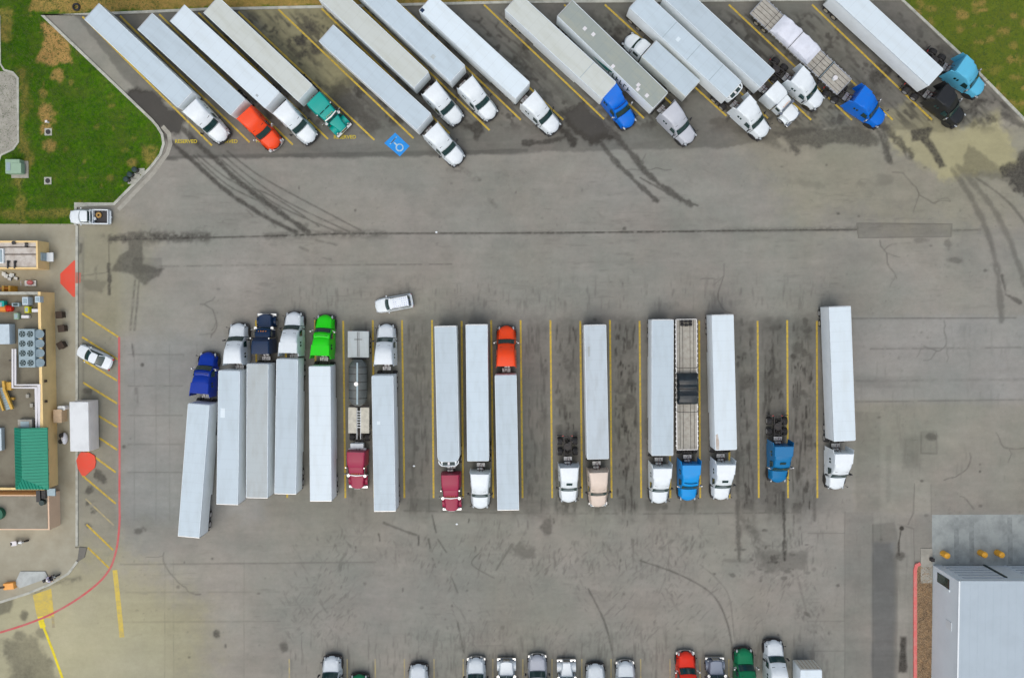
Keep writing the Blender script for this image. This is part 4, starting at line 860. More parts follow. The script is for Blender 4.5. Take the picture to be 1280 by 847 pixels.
# ------------------------------------------------------------------ wash building, lower right
HB = 6.4
t = thing('wash_building', 'pale blue metal wash building cut by the lower right corner', 'building', G(1300,800)); o_ = t.location
x0 = G(1165,780).x; nY = G(0,703).y
bx = lambda a,b,c,d,e,f: MB().box(a-o_.x,b-o_.x,c-o_.y,d-o_.y,e,f)
pp0 = lambda n, m_, mt: part(n, m_, mt, t)
X1, Y0 = x0+26, nY-26
pp0('wall', bx(x0,x0+.2,Y0,nY-1.6,0,HB).box(x0-o_.x,x0+.2-o_.x,nY-1.6-o_.y,nY-o_.y,0,HB).box(x0+.2-o_.x,X1-o_.x,nY-.2-o_.y,nY-o_.y,5.2,HB), M['metal_wall'])
rf = MB(); ez = HB+.05
rf.box(x0-o_.x-.05,X1-o_.x,Y0-o_.y,nY+.05-o_.y,HB,HB+.08)
pp0('roof', rf, M['metal_roof'])
rb = MB(); y = nY-.3
x = x0+.5
while x < X1: rb.box(x-o_.x-.03,x-o_.x+.03,Y0-o_.y,nY-.1-o_.y,HB+.08,HB+.092); x += .9
pp0('roof_rib', rb, M['metal_roof'])
pp0('roof_trim', bx(x0-.08,x0+.10,Y0,nY+.05,HB+.081,HB+.14), M['side'])
pp0('roof_trim', bx(x0+.13,X1,nY-.08,nY+.08,HB+.083,HB+.13), M['metal_roof'])
py_ = G(1187,781,4.3).y; pp0('wall_panel', bx(x0-.05,x0-.002,py_-.5,py_+.5,3.6,4.9), M['side'])
# north face: posts, slatted openings, door
nz = 0
for xa in (x0+.2, x0+6.1, x0+8.9): pp0('pilaster', bx(xa,xa+(.9 if xa<x0+1 else .25),nY-.25,nY+.01,0,5.2), M['metal_wall'])
for xa, xb in ((x0+1.1,x0+6.1),(x0+9.15,X1)):
    sl_ = MB()
    for k in range(5): sl_.box(xa-o_.x,xb-o_.x,nY-.30-o_.y,nY+.06-o_.y,.35+k*1.0,.80+k*1.0)
    pp0('slat', sl_, M['side']); pp0('opening', bx(xa,xb,nY-.6,nY-.5,0,5.2), M['fan'])
pp0('roller_door', bx(x0+6.35,x0+8.9,nY-.12,nY-.04,0,5.2), M['side'])
pp0('roller_door_edge', bx(x0+6.2,x0+6.5,nY-.10,nY+.12,0,5.0), M['fan'])
wy = G(0,719,3).y; pp0('window', bx(x0-.04,x0-.001,wy-1.0,wy+.2,1.2,4.2), M['glass']); pp0('window_sill', bx(x0-.14,x0-.001,wy-1.25,wy-1.01,3.6,4.3), M['side'])
for i, (x, y) in enumerate(((1178.5,691),(1225,690),(1246,690))):
    lb = ('leaning-looking yellow guard post standing alone by the wash building','yellow guard post left of the close pair by the roller door','yellow guard post right of the close pair by the roller door')[i].replace('leaning-looking ','')
    p = thing('guard_post', lb, 'bollard', G(x,y,.012), 0, 'yellow guard posts by the wash building'); part('post', MB().cyl((0,0,0),(0,0,1.15),.38,n=18), M['bollard'], p, key='gp'); part('cap', MB().ball((0,0,1.15),.38,.38,.18,18,6), M['bollard'], p, key='gc')
t2 = thing('wall_box', 'dark small box at the corner of the wash building', 'box', G(1163.5,698,.1)); part('body', MB().rbox(-.2,.2,-.2,.2,0,.6,.04), M['plastic'], t2); part('lid', MB().rbox(-.22,.22,-.22,.22,.6,.65,.04), M['frame'], t2)
# ------------------------------------------------------------------ vehicles
def ring(y, wb, wt, z0, z1, r=.18, k=0.0, n=9, sh=.45):
    """cross-section of a body at y: half-width wb low, wt at the top, upper corners rounded, top bowed back by k at its edges"""
    zs = z0 + (z1-z0)*sh; P = [(-wb, z0), (-wb, zs)]
    wx = wt - r
    for j in range(5):
        a = R(180 - 90*j/4); P.append((-wx + r*math.cos(a), z1 - r + r*math.sin(a)))
    for j in range(1, n-1): 
        u = -1 + 2*j/(n-1); P.append((u*wx, z1 + .03*(1-u*u)))
    for j in range(5):
        a = R(90 - 90*j/4); P.append((wx + r*math.cos(a), z1 - r + r*math.sin(a)))
    P += [(wb, zs), (wb, z0)]
    return [(x, y - k*(abs(x)/max(wb,wt))**2.2, z) for x, z in P]
def hull(stations): return MB().loft([ring(*s[:5], **(s[5] if len(s) > 5 else {})) for s in stations])
def wheel(parent, x, y, r=.5, w=.3, key='t', rimr=.3):
    """one tyre with its rim standing on the ground"""
    s = 1 if x > 0 else -1
    def ty():
        m = MB(); pr = [(-w/2, r*.62),(-w/2,r*.9),(-w*.38,r),(w*.38,r),(w/2,r*.9),(w/2,r*.62)]
        m.loft([[(px, rr*math.cos(2*math.pi*i/18), rr*math.sin(2*math.pi*i/18)) for i in range(18)] for px, rr in pr]); return m
    o = part('wheel', ty, M['rubber'], parent, key=('wh',r,w)); o.location = (x, y, r)
    rm = part('rim', lambda: MB().cyl((-w/2-.012,0,0),(w/2+.012,0,0),r*.60,n=16), M['rim'], o, key=('rm',r,w))
    return o
def tractor(style, col, label, front, rear=None, z1=1.0, rz=None, group=None, high=3.9, detail=None):
    """style: aero / wing (aero with flared side extenders) / classic (long square nose)"""
    p = G(*front, z1); 
    if rear is not None: d = p - G(*rear, high-.05)
    else: d = Vector((math.sin(R(-(rz or 0))), math.cos(R(rz or 0)), 0))
    ang = math.atan2(-d.x, d.y)
    t = thing('semi_tractor', label, 'truck', (p.x,p.y,0), ang, group)
    body = M[col]; K = (style, high)
    if style in ('aero','wing'):
        part('hood', lambda: hull([(-.02,.70,.55,.5,.95,dict(k=.30,r=.12)),(-.10,.92,.78,.42,1.22,dict(k=.32,r=.16)),(-.35,1.10,.90,.42,1.50,dict(k=.30)),
            (-.8,1.19,.94,.45,1.66,dict(k=.22,r=.25)),(-1.3,1.21,.98,.5,1.84,dict(k=.16,r=.25)),(-1.60,1.21,1.0,.5,1.96,dict(k=.14,r=.2))]), body, t, key=('hood',style,col))
        hi = high
        part('cab', lambda: hull([(-1.66,1.19,1.0,.5,1.98,dict(k=.14,r=.15)),(-2.12,1.2,1.0,.5,2.72,dict(k=.20,r=.14)),(-2.42,1.2,1.0,.5,3.02,dict(k=.22,r=.2)),
            (-2.75,1.22,1.0,.5,hi-.5,dict(k=.22,r=.25)),(-3.1,1.23,1.02,.5,hi-.2,dict(k=.14,r=.25)),(-3.6,1.24,1.06,.5,hi-.06,dict(k=.05,r=.25)),(-4.3,1.25,1.12,.5,hi,dict(k=.0,r=.22)),(-4.86,1.25,1.16,.5,hi,dict(r=.18))]), body, t, key=('cab',style,col,high))
        def glass():
            m = MB(); nx = 12; vs = []
            for j in range(4):
                u = .04 + .98*j/3
                for i in range(nx+1):
                    x = -.98 + 1.96*i/nx; q_ = abs(x)/1.2
                    z = 1.98 + .74*u + .10 - .10*max(0,(abs(x)-.7)/.3)**2; vs.append((x, -1.66 - .46*u - (.14+.06*u)*q_**2.2 + .03, z))
            m.add(vs, [(j*(nx+1)+i, j*(nx+1)+i+1, (j+1)*(nx+1)+i+1, (j+1)*(nx+1)+i) for j in range(3) for i in range(nx)]); return m
        part('windshield', glass, M['glass'], t, key='ws_aero')
        if style == 'wing':
            for s in (-1,1):
                part('side_extender', lambda s=s: MB().loft([[(s*1.26,-4.80,.9),(s*1.19,-4.80,.9),(s*1.10,-4.80,hi-.05),(s*1.18,-4.80,hi-.12)],[(s*1.30,-5.45,.9),(s*1.25,-5.45,.9),(s*1.22,-5.38,hi-.15),(s*1.28,-5.38,hi-.2)]]), body, t, key=('ext',s,col,high))
            part('roof_fairing', lambda: MB().loft([[(-1.1,-3.7,hi-.05),(1.1,-3.7,hi-.05),(1.0,-3.7,hi+.0),(-1.0,-3.7,hi+.0)],[(-1.22,-5.0,hi-.1),(1.22,-5.0,hi-.1),(1.12,-4.92,hi+.2),(-1.12,-4.92,hi+.2)]]), body, t, key=('rf',col,high))
        else:
            for s in (-1,1): part('side_extender', lambda s=s: MB().loft([[(s*1.25,-4.80,.9),(s*1.2,-4.80,.9),(s*1.13,-4.80,hi-.1),(s*1.18,-4.80,hi-.2)],[(s*1.27,-5.12,.9),(s*1.23,-5.12,.9),(s*1.19,-5.08,hi-.25),(s*1.24,-5.08,hi-.3)]]), body, t, key=('exta',s,col,high))
        part('bumper', lambda: MB().loft([[(x, y0_-.28*(abs(x)/1.15)**2.2 , z) for x, z in ((-1.15,zz),(-.6,zz),(0,zz),(.6,zz),(1.15,zz))]+[(x, y0_-.28*(abs(x)/1.15)**2.2-.3, z) for x, z in ((1.15,zz),(.6,zz),(0,zz),(-.6,zz),(-1.15,zz))] for zz, y0_ in ((.28,-.02),(.5,.06),(.7,.03))]), M['plastic'] if detail != 'lightbumper' else M['alu'], t, key=('bump_a', detail))
        part('grille', lambda: MB().loft([[(x,.005-.28*(abs(x)/1.1)**2.2-(zz-.7)*.25,zz) for x in (-.5,-.2,.2,.5)]+[(x,-.2-(zz-.7)*.25,zz) for x in (.5,.2,-.2,-.5)] for zz in (.72,1.1)]), M['plastic'], t, key='grille_a')
        for s in (-1,1):
            part('headlight', lambda s=s: MB().ball((s*.86,-.33,1.12),.13,.24,.12,10,6), M['lamp'], t, key=('hl',s))
            part('wheel_arch', lambda s=s: MB().cyl((s*1.215,-1.2,.55),(s*1.235,-1.2,.55),.60,n=20), M['plastic'], t, key=('arch',s))
            part('mirror', lambda s=s: MB().rbox(s*1.48-.10,s*1.48+.10,-2.18,-2.02,1.75,2.5,.05).cyl((s*1.2,-1.95,2.0),(s*1.48,-2.08,2.0),.03).cyl((s*1.2,-1.95,2.3),(s*1.48,-2.08,2.3),.03), M['plastic'] if col in ('white','silver','beige') else M['alu'], t, key=('mir',s,col in ('white','silver','beige')))
            part('hood_mirror', lambda s=s: MB().cyl((s*1.02,-.62,1.5),(s*1.16,-.5,1.9),.02).ball((s*1.16,-.5,1.93),.10,.06,.12,8,4), M['plastic'], t, key=('hm',s))
            part('door_window', lambda s=s: MB().loft([[(s*1.21,-2.15,1.95),(s*1.235,-2.15,1.95),(s*1.12,-2.35,2.6),(s*1.09,-2.35,2.6)],[(s*1.21,-2.95,1.85),(s*1.235,-2.95,1.85),(s*1.14,-2.95,2.75),(s*1.10,-2.95,2.75)]]), M['glass'], t, key=('dw',s))
            part('bunk_vent', lambda s=s: MB().rbox(min(s*1.17,s*1.22),max(s*1.17,s*1.22),-3.85,-3.62,2.3,2.75,.02).rbox(min(s*1.17,s*1.22),max(s*1.17,s*1.22),-4.25,-3.98,2.1,2.75,.02), M['glass'], t, key=('bv',s))
        if detail == 'hatch': part('roof_hatch', lambda: MB().loft([[(-.36,-2.62,hi-.60),(.36,-2.62,hi-.60),(.36,-2.62,hi-.5),(-.36,-2.62,hi-.5)],[(-.36,-2.92,hi-.36),(.36,-2.92,hi-.36),(.36,-2.92,hi-.21),(-.36,-2.92,hi-.21)]]), M['glass'], t, key=('rh',high))
        else: part('roof_seam', lambda: MB().loft([[(x,-2.5-.24*(abs(x)/1.2)**2.2-dy,3.02+ (.10+dy)*(.9 if hi>3.5 else .3) +dz) for x in (-.8,-.5,-.2,.2,.5,.8)]+[(x,-2.5-.24*(abs(x)/1.2)**2.2-dy,3.02+(.10+dy)*(.9 if hi>3.5 else .3)+dz-.06) for x in (.8,.5,.2,-.2,-.5,-.8)] for dy, dz in ((0,.02),(.05,.04))]), M['plastic'], t, key=('rs',high))
    else:
        hi = high
        wd = 0 if col == 'teal' or detail == 'narrow' else .2
        part('hood', lambda: hull([(-.03,.48+wd*1.2,.44+wd,.7,1.55,dict(r=.1,k=wd)),(-.10,.50+wd*1.6,.48+wd*1.3,.7,1.66,dict(r=.1,k=wd)),(-.9,.62+wd*1.5,.58+wd,.7,1.74,dict(r=.12)),(-1.65,.78+wd,.74+wd*.7,.7,1.86,dict(r=.12))]), body, t, key=('hoodc',col,wd))
        for s in (-1,1):
            def fen(s=s):
                m = MB(); rs = []
                for j in range(9):
                    a = R(-10+ 200*j/8) if False else R(5+170*j/8); yy = -.98+.66*math.cos(a); zz = .55+.66*math.sin(a)
                    rs.append([(s*.52,yy,zz),(s*1.18,yy,zz-.02),(s*1.20,yy*1.0+( -.0),zz-.10),(s*.52,yy,zz-.10)])
                m.loft(rs); return m
            part('fender', fen, body, t, key=('fen',s,col))
            part('headlight', lambda s=s: MB().rbox(s*.88-.12,s*.88+.12,-.36,-.22,.92,1.12,.05), M['lamp'], t, key=('hlc',s))
            part('air_cleaner', lambda s=s: MB().cyl((s*1.02,-1.75,1.1),(s*1.02,-1.75,2.15),.19,n=14), M['chrome'], t, key=('acl',s))
            part('mirror', lambda s=s: MB().rbox(s*1.42-.09,s*1.42+.09,-1.98,-1.90,1.7,2.5,.03).cyl((s*1.0,-1.9,2.4),(s*1.42,-1.94,2.4),.02), M['chrome'], t, key=('mirc',s))
            part('exhaust_stack', lambda s=s: MB().cyl((s*1.12,-2.95,.9),(s*1.12,-2.95,hi+.15),.085,n=12), M['chrome'], t, key=('stk',s,high))
            part('door_window', lambda s=s: MB().box(min(s*1.0,s*1.03),max(s*1.0,s*1.03),-2.7,-2.1,1.9,2.5), M['glass'], t, key=('dwc',s))
        part('cab', lambda: hull([(-1.68,1.0,.90,.6,1.90,dict(r=.1,k=.06)),(-1.95,1.0,.90,.6,2.52,dict(r=.12,k=.06)),(-2.3,1.0,.92,.6,2.72,dict(r=.15,k=.05)),(-2.85,1.0,.95,.6,2.78,dict(r=.15))]), body, t, key=('cabc',col))
        part('windshield', lambda: MB().loft([[(-.82,-1.725,2.00),(-.04,-1.68,2.0),(-.04,-1.88,2.53),(-.80,-1.95,2.50)],[(-.82,-1.70,2.02),(-.04,-1.66,2.02),(-.04,-1.86,2.56),(-.80,-1.93,2.53)]]).loft([[(.04,-1.68,2.0),(.82,-1.725,2.00),(.80,-1.95,2.50),(.04,-1.88,2.53)],[(.04,-1.66,2.02),(.82,-1.70,2.02),(.80,-1.93,2.53),(.04,-1.86,2.56)]]), M['glass'], t, key='wsc')
        part('visor', lambda: MB().loft([[(-.92,-1.86,2.64),(0,-1.76,2.66),(.92,-1.86,2.64),(.92,-1.88,2.67),(0,-1.78,2.70),(-.92,-1.88,2.67)],[(-.92,-1.98,2.68),(0,-1.92,2.70),(.92,-1.98,2.68),(.92,-1.98,2.71),(0,-1.92,2.74),(-.92,-1.98,2.71)]]), M['chrome'] if col in ('teal','maroon','white') else body, t, key=('vis',col))
        part('sleeper', lambda: hull([(-2.9,1.18,.98,.6,min(3.0,hi-.3),dict(r=.15)),(-3.3,1.22,1.04,.6,hi-.1,dict(r=.15)),(-3.9,1.22,1.08,.6,hi,dict(r=.14)),(-4.86,1.22,1.10,.6,hi,dict(r=.14))]), body, t, key=('slp',col,high))
        for s in (-1,1): part('sleeper_window', lambda s=s: MB().loft([[(s*.15,-2.87,2.86),(s*.75,-2.87,2.86),(s*.75,-2.90,2.88),(s*.15,-2.90,2.88)],[(s*.15,-3.12,hi-.42),(s*.75,-3.12,hi-.42),(s*.75,-3.16,hi-.38),(s*.15,-3.16,hi-.38)]]), M['glass'], t, key=('slw',s,high))
        part('bumper', lambda: MB().rbox(-1.2,1.2,-.28,.06,.32,.78,.06), M['chrome'], t, key='bump_c')
        part('grille', lambda: MB().rbox(-.42,.42,-.04,.03,.78,1.52,.03), M['chrome'], t, key='grille_c')
        for k in (-.45,-.2,0,.2,.45): part('roof_lamp', lambda k=k: MB().ball((k,-2.12,2.78),.05,.07,.04,6,4), M['amber'], t, key=('rl',k))
    # running gear, shared by every style
    part('chassis', lambda: MB().box(-.48,-.36,-8.3,-.5,.72,1.0).box(.36,.48,-8.3,-.5,.72,1.0).box(-.36,.36,-8.28,-8.16,.74,.98).box(-.36,.36,-6.1,-5.98,.74,.98).box(-.36,.36,-7.1,-7.0,.74,.98).box(-.36,.36,-5.2,-5.08,.74,.98).box(-.3,.3,-1.6,-.6,.5,.95), M['frame'], t, key='chs')
    part('deck_plate', lambda: MB().box(-.5,.5,-5.75,-5.3,1.0,1.04), M['plate'], t, key='dpl')
    part('battery_box', lambda: MB().rbox(-.25,.45,-5.22,-4.95,1.05,1.55,.03), M['hvac'] if False else M['plate'], t, key='btb')
    part('fifth_wheel', lambda: MB().cyl((0,-7.0,1.0),(0,-7.0,1.12),.46,n=20).loft([[(-.35,-7.0,1.0),(.35,-7.0,1.0),(.35,-7.0,1.1),(-.35,-7.0,1.1)],[(-.42,-7.6,.98),(-.12,-7.6,.98),(-.12,-7.6,1.05),(-.42,-7.6,1.05)]]), M['frame'], t, key='fw')
    part('air_lines', lambda: MB().tube([(-.25,-4.9,2.2),(-.3,-5.15,1.7),(-.2,-5.5,1.45),(-.1,-5.75,1.6)],.03).tube([(.1,-4.9,2.2),(.15,-5.15,1.65),(.1,-5.5,1.5),(.02,-5.75,1.6)],.03), M['hose'], t, key='aln')
    for s in (-1,1):
        part('fuel_tank', lambda s=s: MB().cyl((s*.93,-4.5,.72),(s*.93,-2.9,.72),.30,n=16), M['chrome'], t, key=('ft',s))
        part('mudguard', lambda s=s: MB().box(s*.98-.3,s*.98+.3,-8.42,-8.38,.25,.95), M['plastic'], t, key=('mg',s))
        part('tail_lamp', lambda s=s: MB().box(s*.55-.12,s*.55+.12,-8.36,-8.30,.8,.92), M['redlamp'], t, key=('tl',s))
        wheel(t, s*1.03, -1.15, .5, .30)
        for y in (-6.35, -7.65): wheel(t, s*.96, y, .5, .56)
    part('axle', lambda: MB().cyl((-.8,-6.35,.5),(.8,-6.35,.5),.09).cyl((-.8,-7.65,.5),(.8,-7.65,.5),.09).cyl((-.9,-1.15,.5),(.9,-1.15,.5),.07).ball((0,-6.35,.5),.22,.22,.22).ball((0,-7.65,.5),.22,.22,.22), M['frame'], t, key='axl')
    return t

def place(name, label, cat, front, rear, z, length, group=None):
    """front/rear: photo points of the two roof-end centres; anchored on their midpoint"""
    a = G(*front, z); b = G(*rear, z); d = (a-b); d.z = 0; d.normalize(); m = (a+b)/2
    n = m + d*length/2; return thing(name, label, cat, (n.x, n.y, 0), math.atan2(-d.x, d.y), group)
def trailer_gear(t, L, ya=None, key=''):
    ya = -L+2.0 if ya is None else ya
    part('chassis_rail', lambda: MB().box(-.5,-.38,-L+.2,-L+5.5,.85,1.13).box(.38,.5,-L+.2,-L+5.5,.85,1.13), M['frame'], t, key=('crl',L,key))
    part('axle', lambda: MB().cyl((-.8,ya,.5),(.8,ya,.5),.09).cyl((-.8,ya-1.25,.5),(.8,ya-1.25,.5),.09), M['frame'], t, key=('axt',L,ya))
    for s in (-1,1):
        for y in (ya, ya-1.25): wheel(t, s*1.0, y, .5, .56)
        part('landing_leg', lambda s=s: MB().box(s*.9-.07,s*.9+.07,-2.9,-2.76,.12,1.15).box(s*.9-.14,s*.9+.14,-2.97,-2.69,.05,.12), M['frame'], t, key=('ll',s))
        part('mud_flap', lambda s=s: MB().box(s*1.0-.3,s*1.0+.3,ya-1.98,ya-1.95,.25,.95), M['plastic'], t, key=('mf',s,L,ya))
        part('tail_lamp', lambda s=s: MB().box(s*1.05-.12,s*1.05+.12,-L-.02,-L+.02,.98,1.1), M['redlamp'], t, key=('tlt',s,L))
    part('underride_guard', lambda: MB().box(-1.1,1.1,-L+.02,-L+.12,.5,.62).box(-.7,-.6,-L+.05,-L+.12,.6,1.1).box(.6,.7,-L+.05,-L+.12,.6,1.1), M['frame'], t, key=('ug',L))
def trailer(label, front, rear, roof='r_white', L=None, W=2.6, nose=.10, reefer=False, extra=None, side='side', skirt=True, H=4.1):
    if L is None: L = round(min(16.6, max(14.6, (G(*front,H)-G(*rear,H)).length)), 1)
    t = place('semi_trailer', label, 'trailer', front, rear, H, L); w = W/2; K = (L, W, nose, H)
    part('box_body', lambda: MB().rbox(-w,w,-L,0,1.12,H-.05,.04,.03,rf=nose), M[side], t, key=('bb',side)+K)
    part('roof_panel', lambda: MB().rbox(-w+.05,w-.05,-L+.05,-.05,H-.05,H,.04,.02,rf=max(.04,nose-.04)), M[roof], t, key=('rp',roof)+K)
    for s in (-1,1): part('top_rail', lambda s=s: MB().box(s*w-.05 if s>0 else -w-.014, w+.014 if s>0 else -w+.05, -L+.05, -nose-.02, H-.18, H+.004), M['rail'], t, key=('tr',s)+K)
    part('rear_frame', lambda: MB().box(-w-.01,w+.01,-L-.03,-L+.03,H-.14,H-.012).box(-w-.01,-w+.07,-L-.03,-L-.002,1.1,H-.15).box(w-.07,w+.01,-L-.03,-L-.002,1.1,H-.15), M['alu'], t, key=('rfm',)+K)
    for s in (-1,1):
        d = part('rear_door', lambda s=s: MB().rbox(min(s*.02,s*(w-.09)),max(s*.02,s*(w-.09)),-L-.05,-L-.004,1.2,H-.2,.01,.005), M[side], t, key=('rd',s,side)+K)
        part('lock_rod', lambda s=s: MB().cyl((s*.35,-L-.08,1.25),(s*.35,-L-.08,H-.25),.02,n=6).cyl((s*.85,-L-.08,1.25),(s*.85,-L-.08,H-.25),.02,n=6), M['alu'], d, key=('lr',s)+K)
    trailer_gear(t, L)
    if skirt:
        for s in (-1,1): part('side_skirt', lambda s=s: MB().box(s*(w-.06)-.02,s*(w-.06)+.02,-L+4.6,-4.2,.45,1.12), M[side], t, key=('sk',s,side)+K)
    if reefer:
        rf = part('cooling_unit', lambda: MB().rbox(-.95,.95,.0,.55,1.9,H-.45,.06,.05,rf=.25), M['side'], t, key='rfu')
        part('condenser_grille', lambda: MB().rbox(-.75,.75,.08,.48,H-.45,H-.42,.05,.01), M['fan'], rf, key='rfg'); part('fan_housing', lambda: MB().box(-.12,.12,.1,.45,H-.42,H-.38), M['duct'], rf, key='rfh')
        part('nose_fairing', lambda: MB().loft([[(-1.25,-.05,H-.5),(-1.2,.25,H-.5),(-.9,.55,H-.5),(0,.66,H-.5),(.9,.55,H-.5),(1.2,.25,H-.5),(1.25,-.05,H-.5),(1.17,-.05,H-.5),(1.1,.22,H-.5),(.82,.48,H-.5),(0,.58,H-.5),(-.82,.48,H-.5),(-1.1,.22,H-.5),(-1.17,-.05,H-.5)],
            [(-1.25,-.05,H-.25),(-1.2,.25,H-.25),(-.9,.55,H-.25),(0,.66,H-.25),(.9,.55,H-.25),(1.2,.25,H-.25),(1.25,-.05,H-.25),(1.17,-.05,H-.25),(1.1,.22,H-.25),(.82,.48,H-.25),(0,.58,H-.25),(-.82,.48,H-.25),(-1.1,.22,H-.25),(-1.17,-.05,H-.25)]]), M['side'], t, key='nfr')
    if extra: extra(t, L, w, H)
    return t

tractor('aero','white','white sleeper truck at the far left end of the top row',(282,174.5),(238,133))
trailer('pale blue-white trailer leftmost in the top row, beside the lawn kerb',(231,124.5),(114.5,14.4),'r_white')
tractor('aero','orange','orange-red sleeper truck in the top row',(347,184),(306,142),detail='lightbumper')
trailer('pale trailer behind the orange-red truck of the top row, rust-smudged at its nose',(297,134),(181,26.7),'r_white')
tractor('aero','white','white sleeper truck between the orange-red and the teal truck',(392,176),(349,133))
trailer('pale trailer between those of the orange-red and teal trucks',(340.3,125.3),(221.5,16.3),'r_pale')
tractor('classic','teal','teal long-nosed truck with separate fenders and chrome visor',(430.6,163),(390,121),high=3.0)
trailer('cream-grey trailer coupled to the teal long-nosed truck',(381.5,116.5),(263.5,6),'r_cream',reefer=False)
tractor('aero','white','white sleeper truck farthest forward in the top row, beside the blue stencil',(576,203),(537.5,160))
trailer('pale blue trailer standing farthest forward in the top row',(530,152.5),(407.5,41.3),'r_white')
tractor('aero','white','white sleeper truck just right of the farthest-forward truck, oil below its nose',(574.5,153),(535.6,108))
trailer('grey-white trailer with rounded rear end right behind the forward-parked one',(526.5,100),(405,-14),'r_cream')
tractor('aero','white','white sleeper truck between the oil-dripping one and the smooth round-roofed one',(617,147),(581,101.5))
trailer('grey-blue trailer, third long one left of the bright white trailer nose',(572,92),(450.5,-22),'r_white')
CACHE_KEYS = None
tractor('aero','white','white round-roofed truck left of the big wet asphalt stain',(696,163.5),(661,122))
def dark_corner(t, L, w, H): part('corner_patch', MB().box(w-.5,w-.06,-L+.06,-L+.5,H,H+.012), M['navy'], t)
trailer('bright white trailer with a dark mark on its rear corner',(653.5,113.5),(532.8,2.9),'r_pale',extra=dark_corner)
tractor('wing','blue','blue truck with swept side wings, short sleeper, right of the wet stain',(789,158),(768.4,121.9),high=3.2)
def seam_at(*ys):
    def f(t, L, w, H):
        for y in ys: part('roof_seam', MB().box(-w+.06,w-.06,y-.03,y+.03,H,H+.012), M['hvac'], t)
    return f
trailer('putty-grey trailer with one cross seam behind the blue winged truck',(761.5,113.5),(640,2),'r_cream',extra=seam_at(-3.6))
tractor('aero','silver','silver-grey truck with long side fairing beside the boxed delivery truck',(865,177),(838,136.5))
def old_side(t, L, w, H):
    M.setdefault('stripe', mat('teal_stripe',(.0,.22,.19),.5)); M.setdefault('letter', mat('dark_lettering',(.01,.06,.06),.5))
    part('side_stripe', MB().loft([[(w+.005,-9.6,2.3),(w+.012,-9.6,2.3),(w+.012,-9.6,2.36),(w+.005,-9.6,2.36)],[(w+.005,-7.4,2.0),(w+.012,-7.4,2.0),(w+.012,-7.4,3.1),(w+.005,-7.4,3.1)],[(w+.005,-6.6,2.9),(w+.012,-6.6,2.9),(w+.012,-6.6,3.3),(w+.005,-6.6,3.3)]]), M['stripe'], t)
    m = MB()
    for k in range(6):
        y = -7.1+k*.62; m.box(w+.014,w+.02,y,y+.14,1.7,3.2).box(w+.0145,w+.0205,y+.14,y+.42,(2.9,1.7,2.3,1.7,2.9,2.3)[k],(3.2,2.0,2.6,2.0,3.2,2.6)[k])
    part('side_lettering', m, M['letter'], t)
    for x, y in ((.1,-12.4),(-.1,-11.2),(.5,-3.2),(.9,-2.9),(1.0,-6.9),(.7,-1.6)): part('roof_patch', MB().box(x-.22,x+.22,y-.2,y+.2,H,H+.01), M['duct'], t)
trailer('weathered green-grey trailer with teal stripe and patched roof',(826,126),(705.7,10),'r_green',extra=old_side)
tractor('wing','white','white winged truck two places right of the silver-grey truck',(958,169),(925.3,124.4))
trailer('pale trailer with two short cross seams right of the boxed delivery truck',(918,112.5),(796,-.5),'r_white',reefer=True,extra=seam_at(-3.0,-6.6,-10.5))
tractor('classic','white','white square-roofed truck squeezed between two white winged trucks',(993,149.5),(962,107),high=3.4)
trailer('long pale trailer with broad side visible, next to the bare-chassis white truck',(960,99.7),(838,-13),'r_white')
tractor('wing','white','white winged truck parked without trailer in the top row',(1026,131.5),(995.6,92))
tractor('wing','blue','bright blue truck pulling the flatbed with white tarp',(1103.5,153),(1072,116))
tractor('wing','black','black truck at the right end of the top row, below the lone light blue one',(1202,152.5),(1174,112))
def roofline(t, L, w, H): pass
trailer('big pale trailer behind the black truck at the right end of the top row',(1170.7,97.5),(1048.7,-15),'r_pale',skirt=False)
tractor('wing','skyblue','light blue truck without trailer by the diagonal kerb, top right',(1227.5,115.5),(1197.4,77))

# middle row
tractor('wing','royal','royal blue truck at the left end of the middle row',(261,439.5),(249,490.5),high=3.5)
trailer('leftmost trailer of the middle row, standing lower than the rest',(248.5,504.5),(235.7,671),'r_white')
tractor('aero','white','white truck between the royal blue and the navy truck',(298,403.5),(290,451.5))
trailer('pale trailer second from the left in the middle row',(286.5,463),(284,630),'r_white')
tractor('classic','navy','dark navy long-nosed truck in the middle row',(333,392),(325,441),high=3.7)
trailer('greenish-pale trailer behind the dark navy truck',(322,454.4),(321,622),'r_cream' if False else 'r_grey')
tractor('wing','white','white winged truck between the navy and the bright green truck',(368,389.5),(360,438))
trailer('pale trailer between those of the navy and the bright green truck',(359,448.5),(356.5,617),'r_white')
tractor('wing','green','bright lime green truck facing up in the middle row',(407,393),(400,442),high=3.4)
trailer('white trailer behind the bright lime green truck',(399.5,457.5),(401,626),'r_pale')
tractor('classic','maroon','maroon truck hitched to the tank trailer in the middle row',(447.5,609.5),(444.5,563),high=3.3)
tractor('aero','white','white truck facing up beside the tank trailer',(483,404.5),(479,453))
trailer('pale blue trailer right of the tank trailer',(478,469.4),(481,638.5),'r_white')
tractor('classic','maroon','maroon truck facing down beside a white one, under a round-nosed trailer',(565,637.5),(562.5,591.5),high=3.3)
trailer('white round-nosed trailer with cooling unit behind the second maroon truck',(560.5,577),(556.7,407.8),'r_white',nose=.55,reefer=True)
tractor('aero','white','white truck facing down next to the second maroon truck',(600.4,635.5),(599.7,589))
trailer('white trailer between the round-nosed one and the orange truck\'s',(597.5,576),(595.7,406),'r_white')
tractor('aero','orange','orange truck facing up in the middle row',(633,406.7),(632.5,456))
trailer('white trailer behind the orange truck facing up',(632,468.3),(635.3,637.3),'r_white')
tractor('aero','white','white truck facing down without trailer beside the beige truck',(710.8,627.8),(711.5,579),detail='hatch')
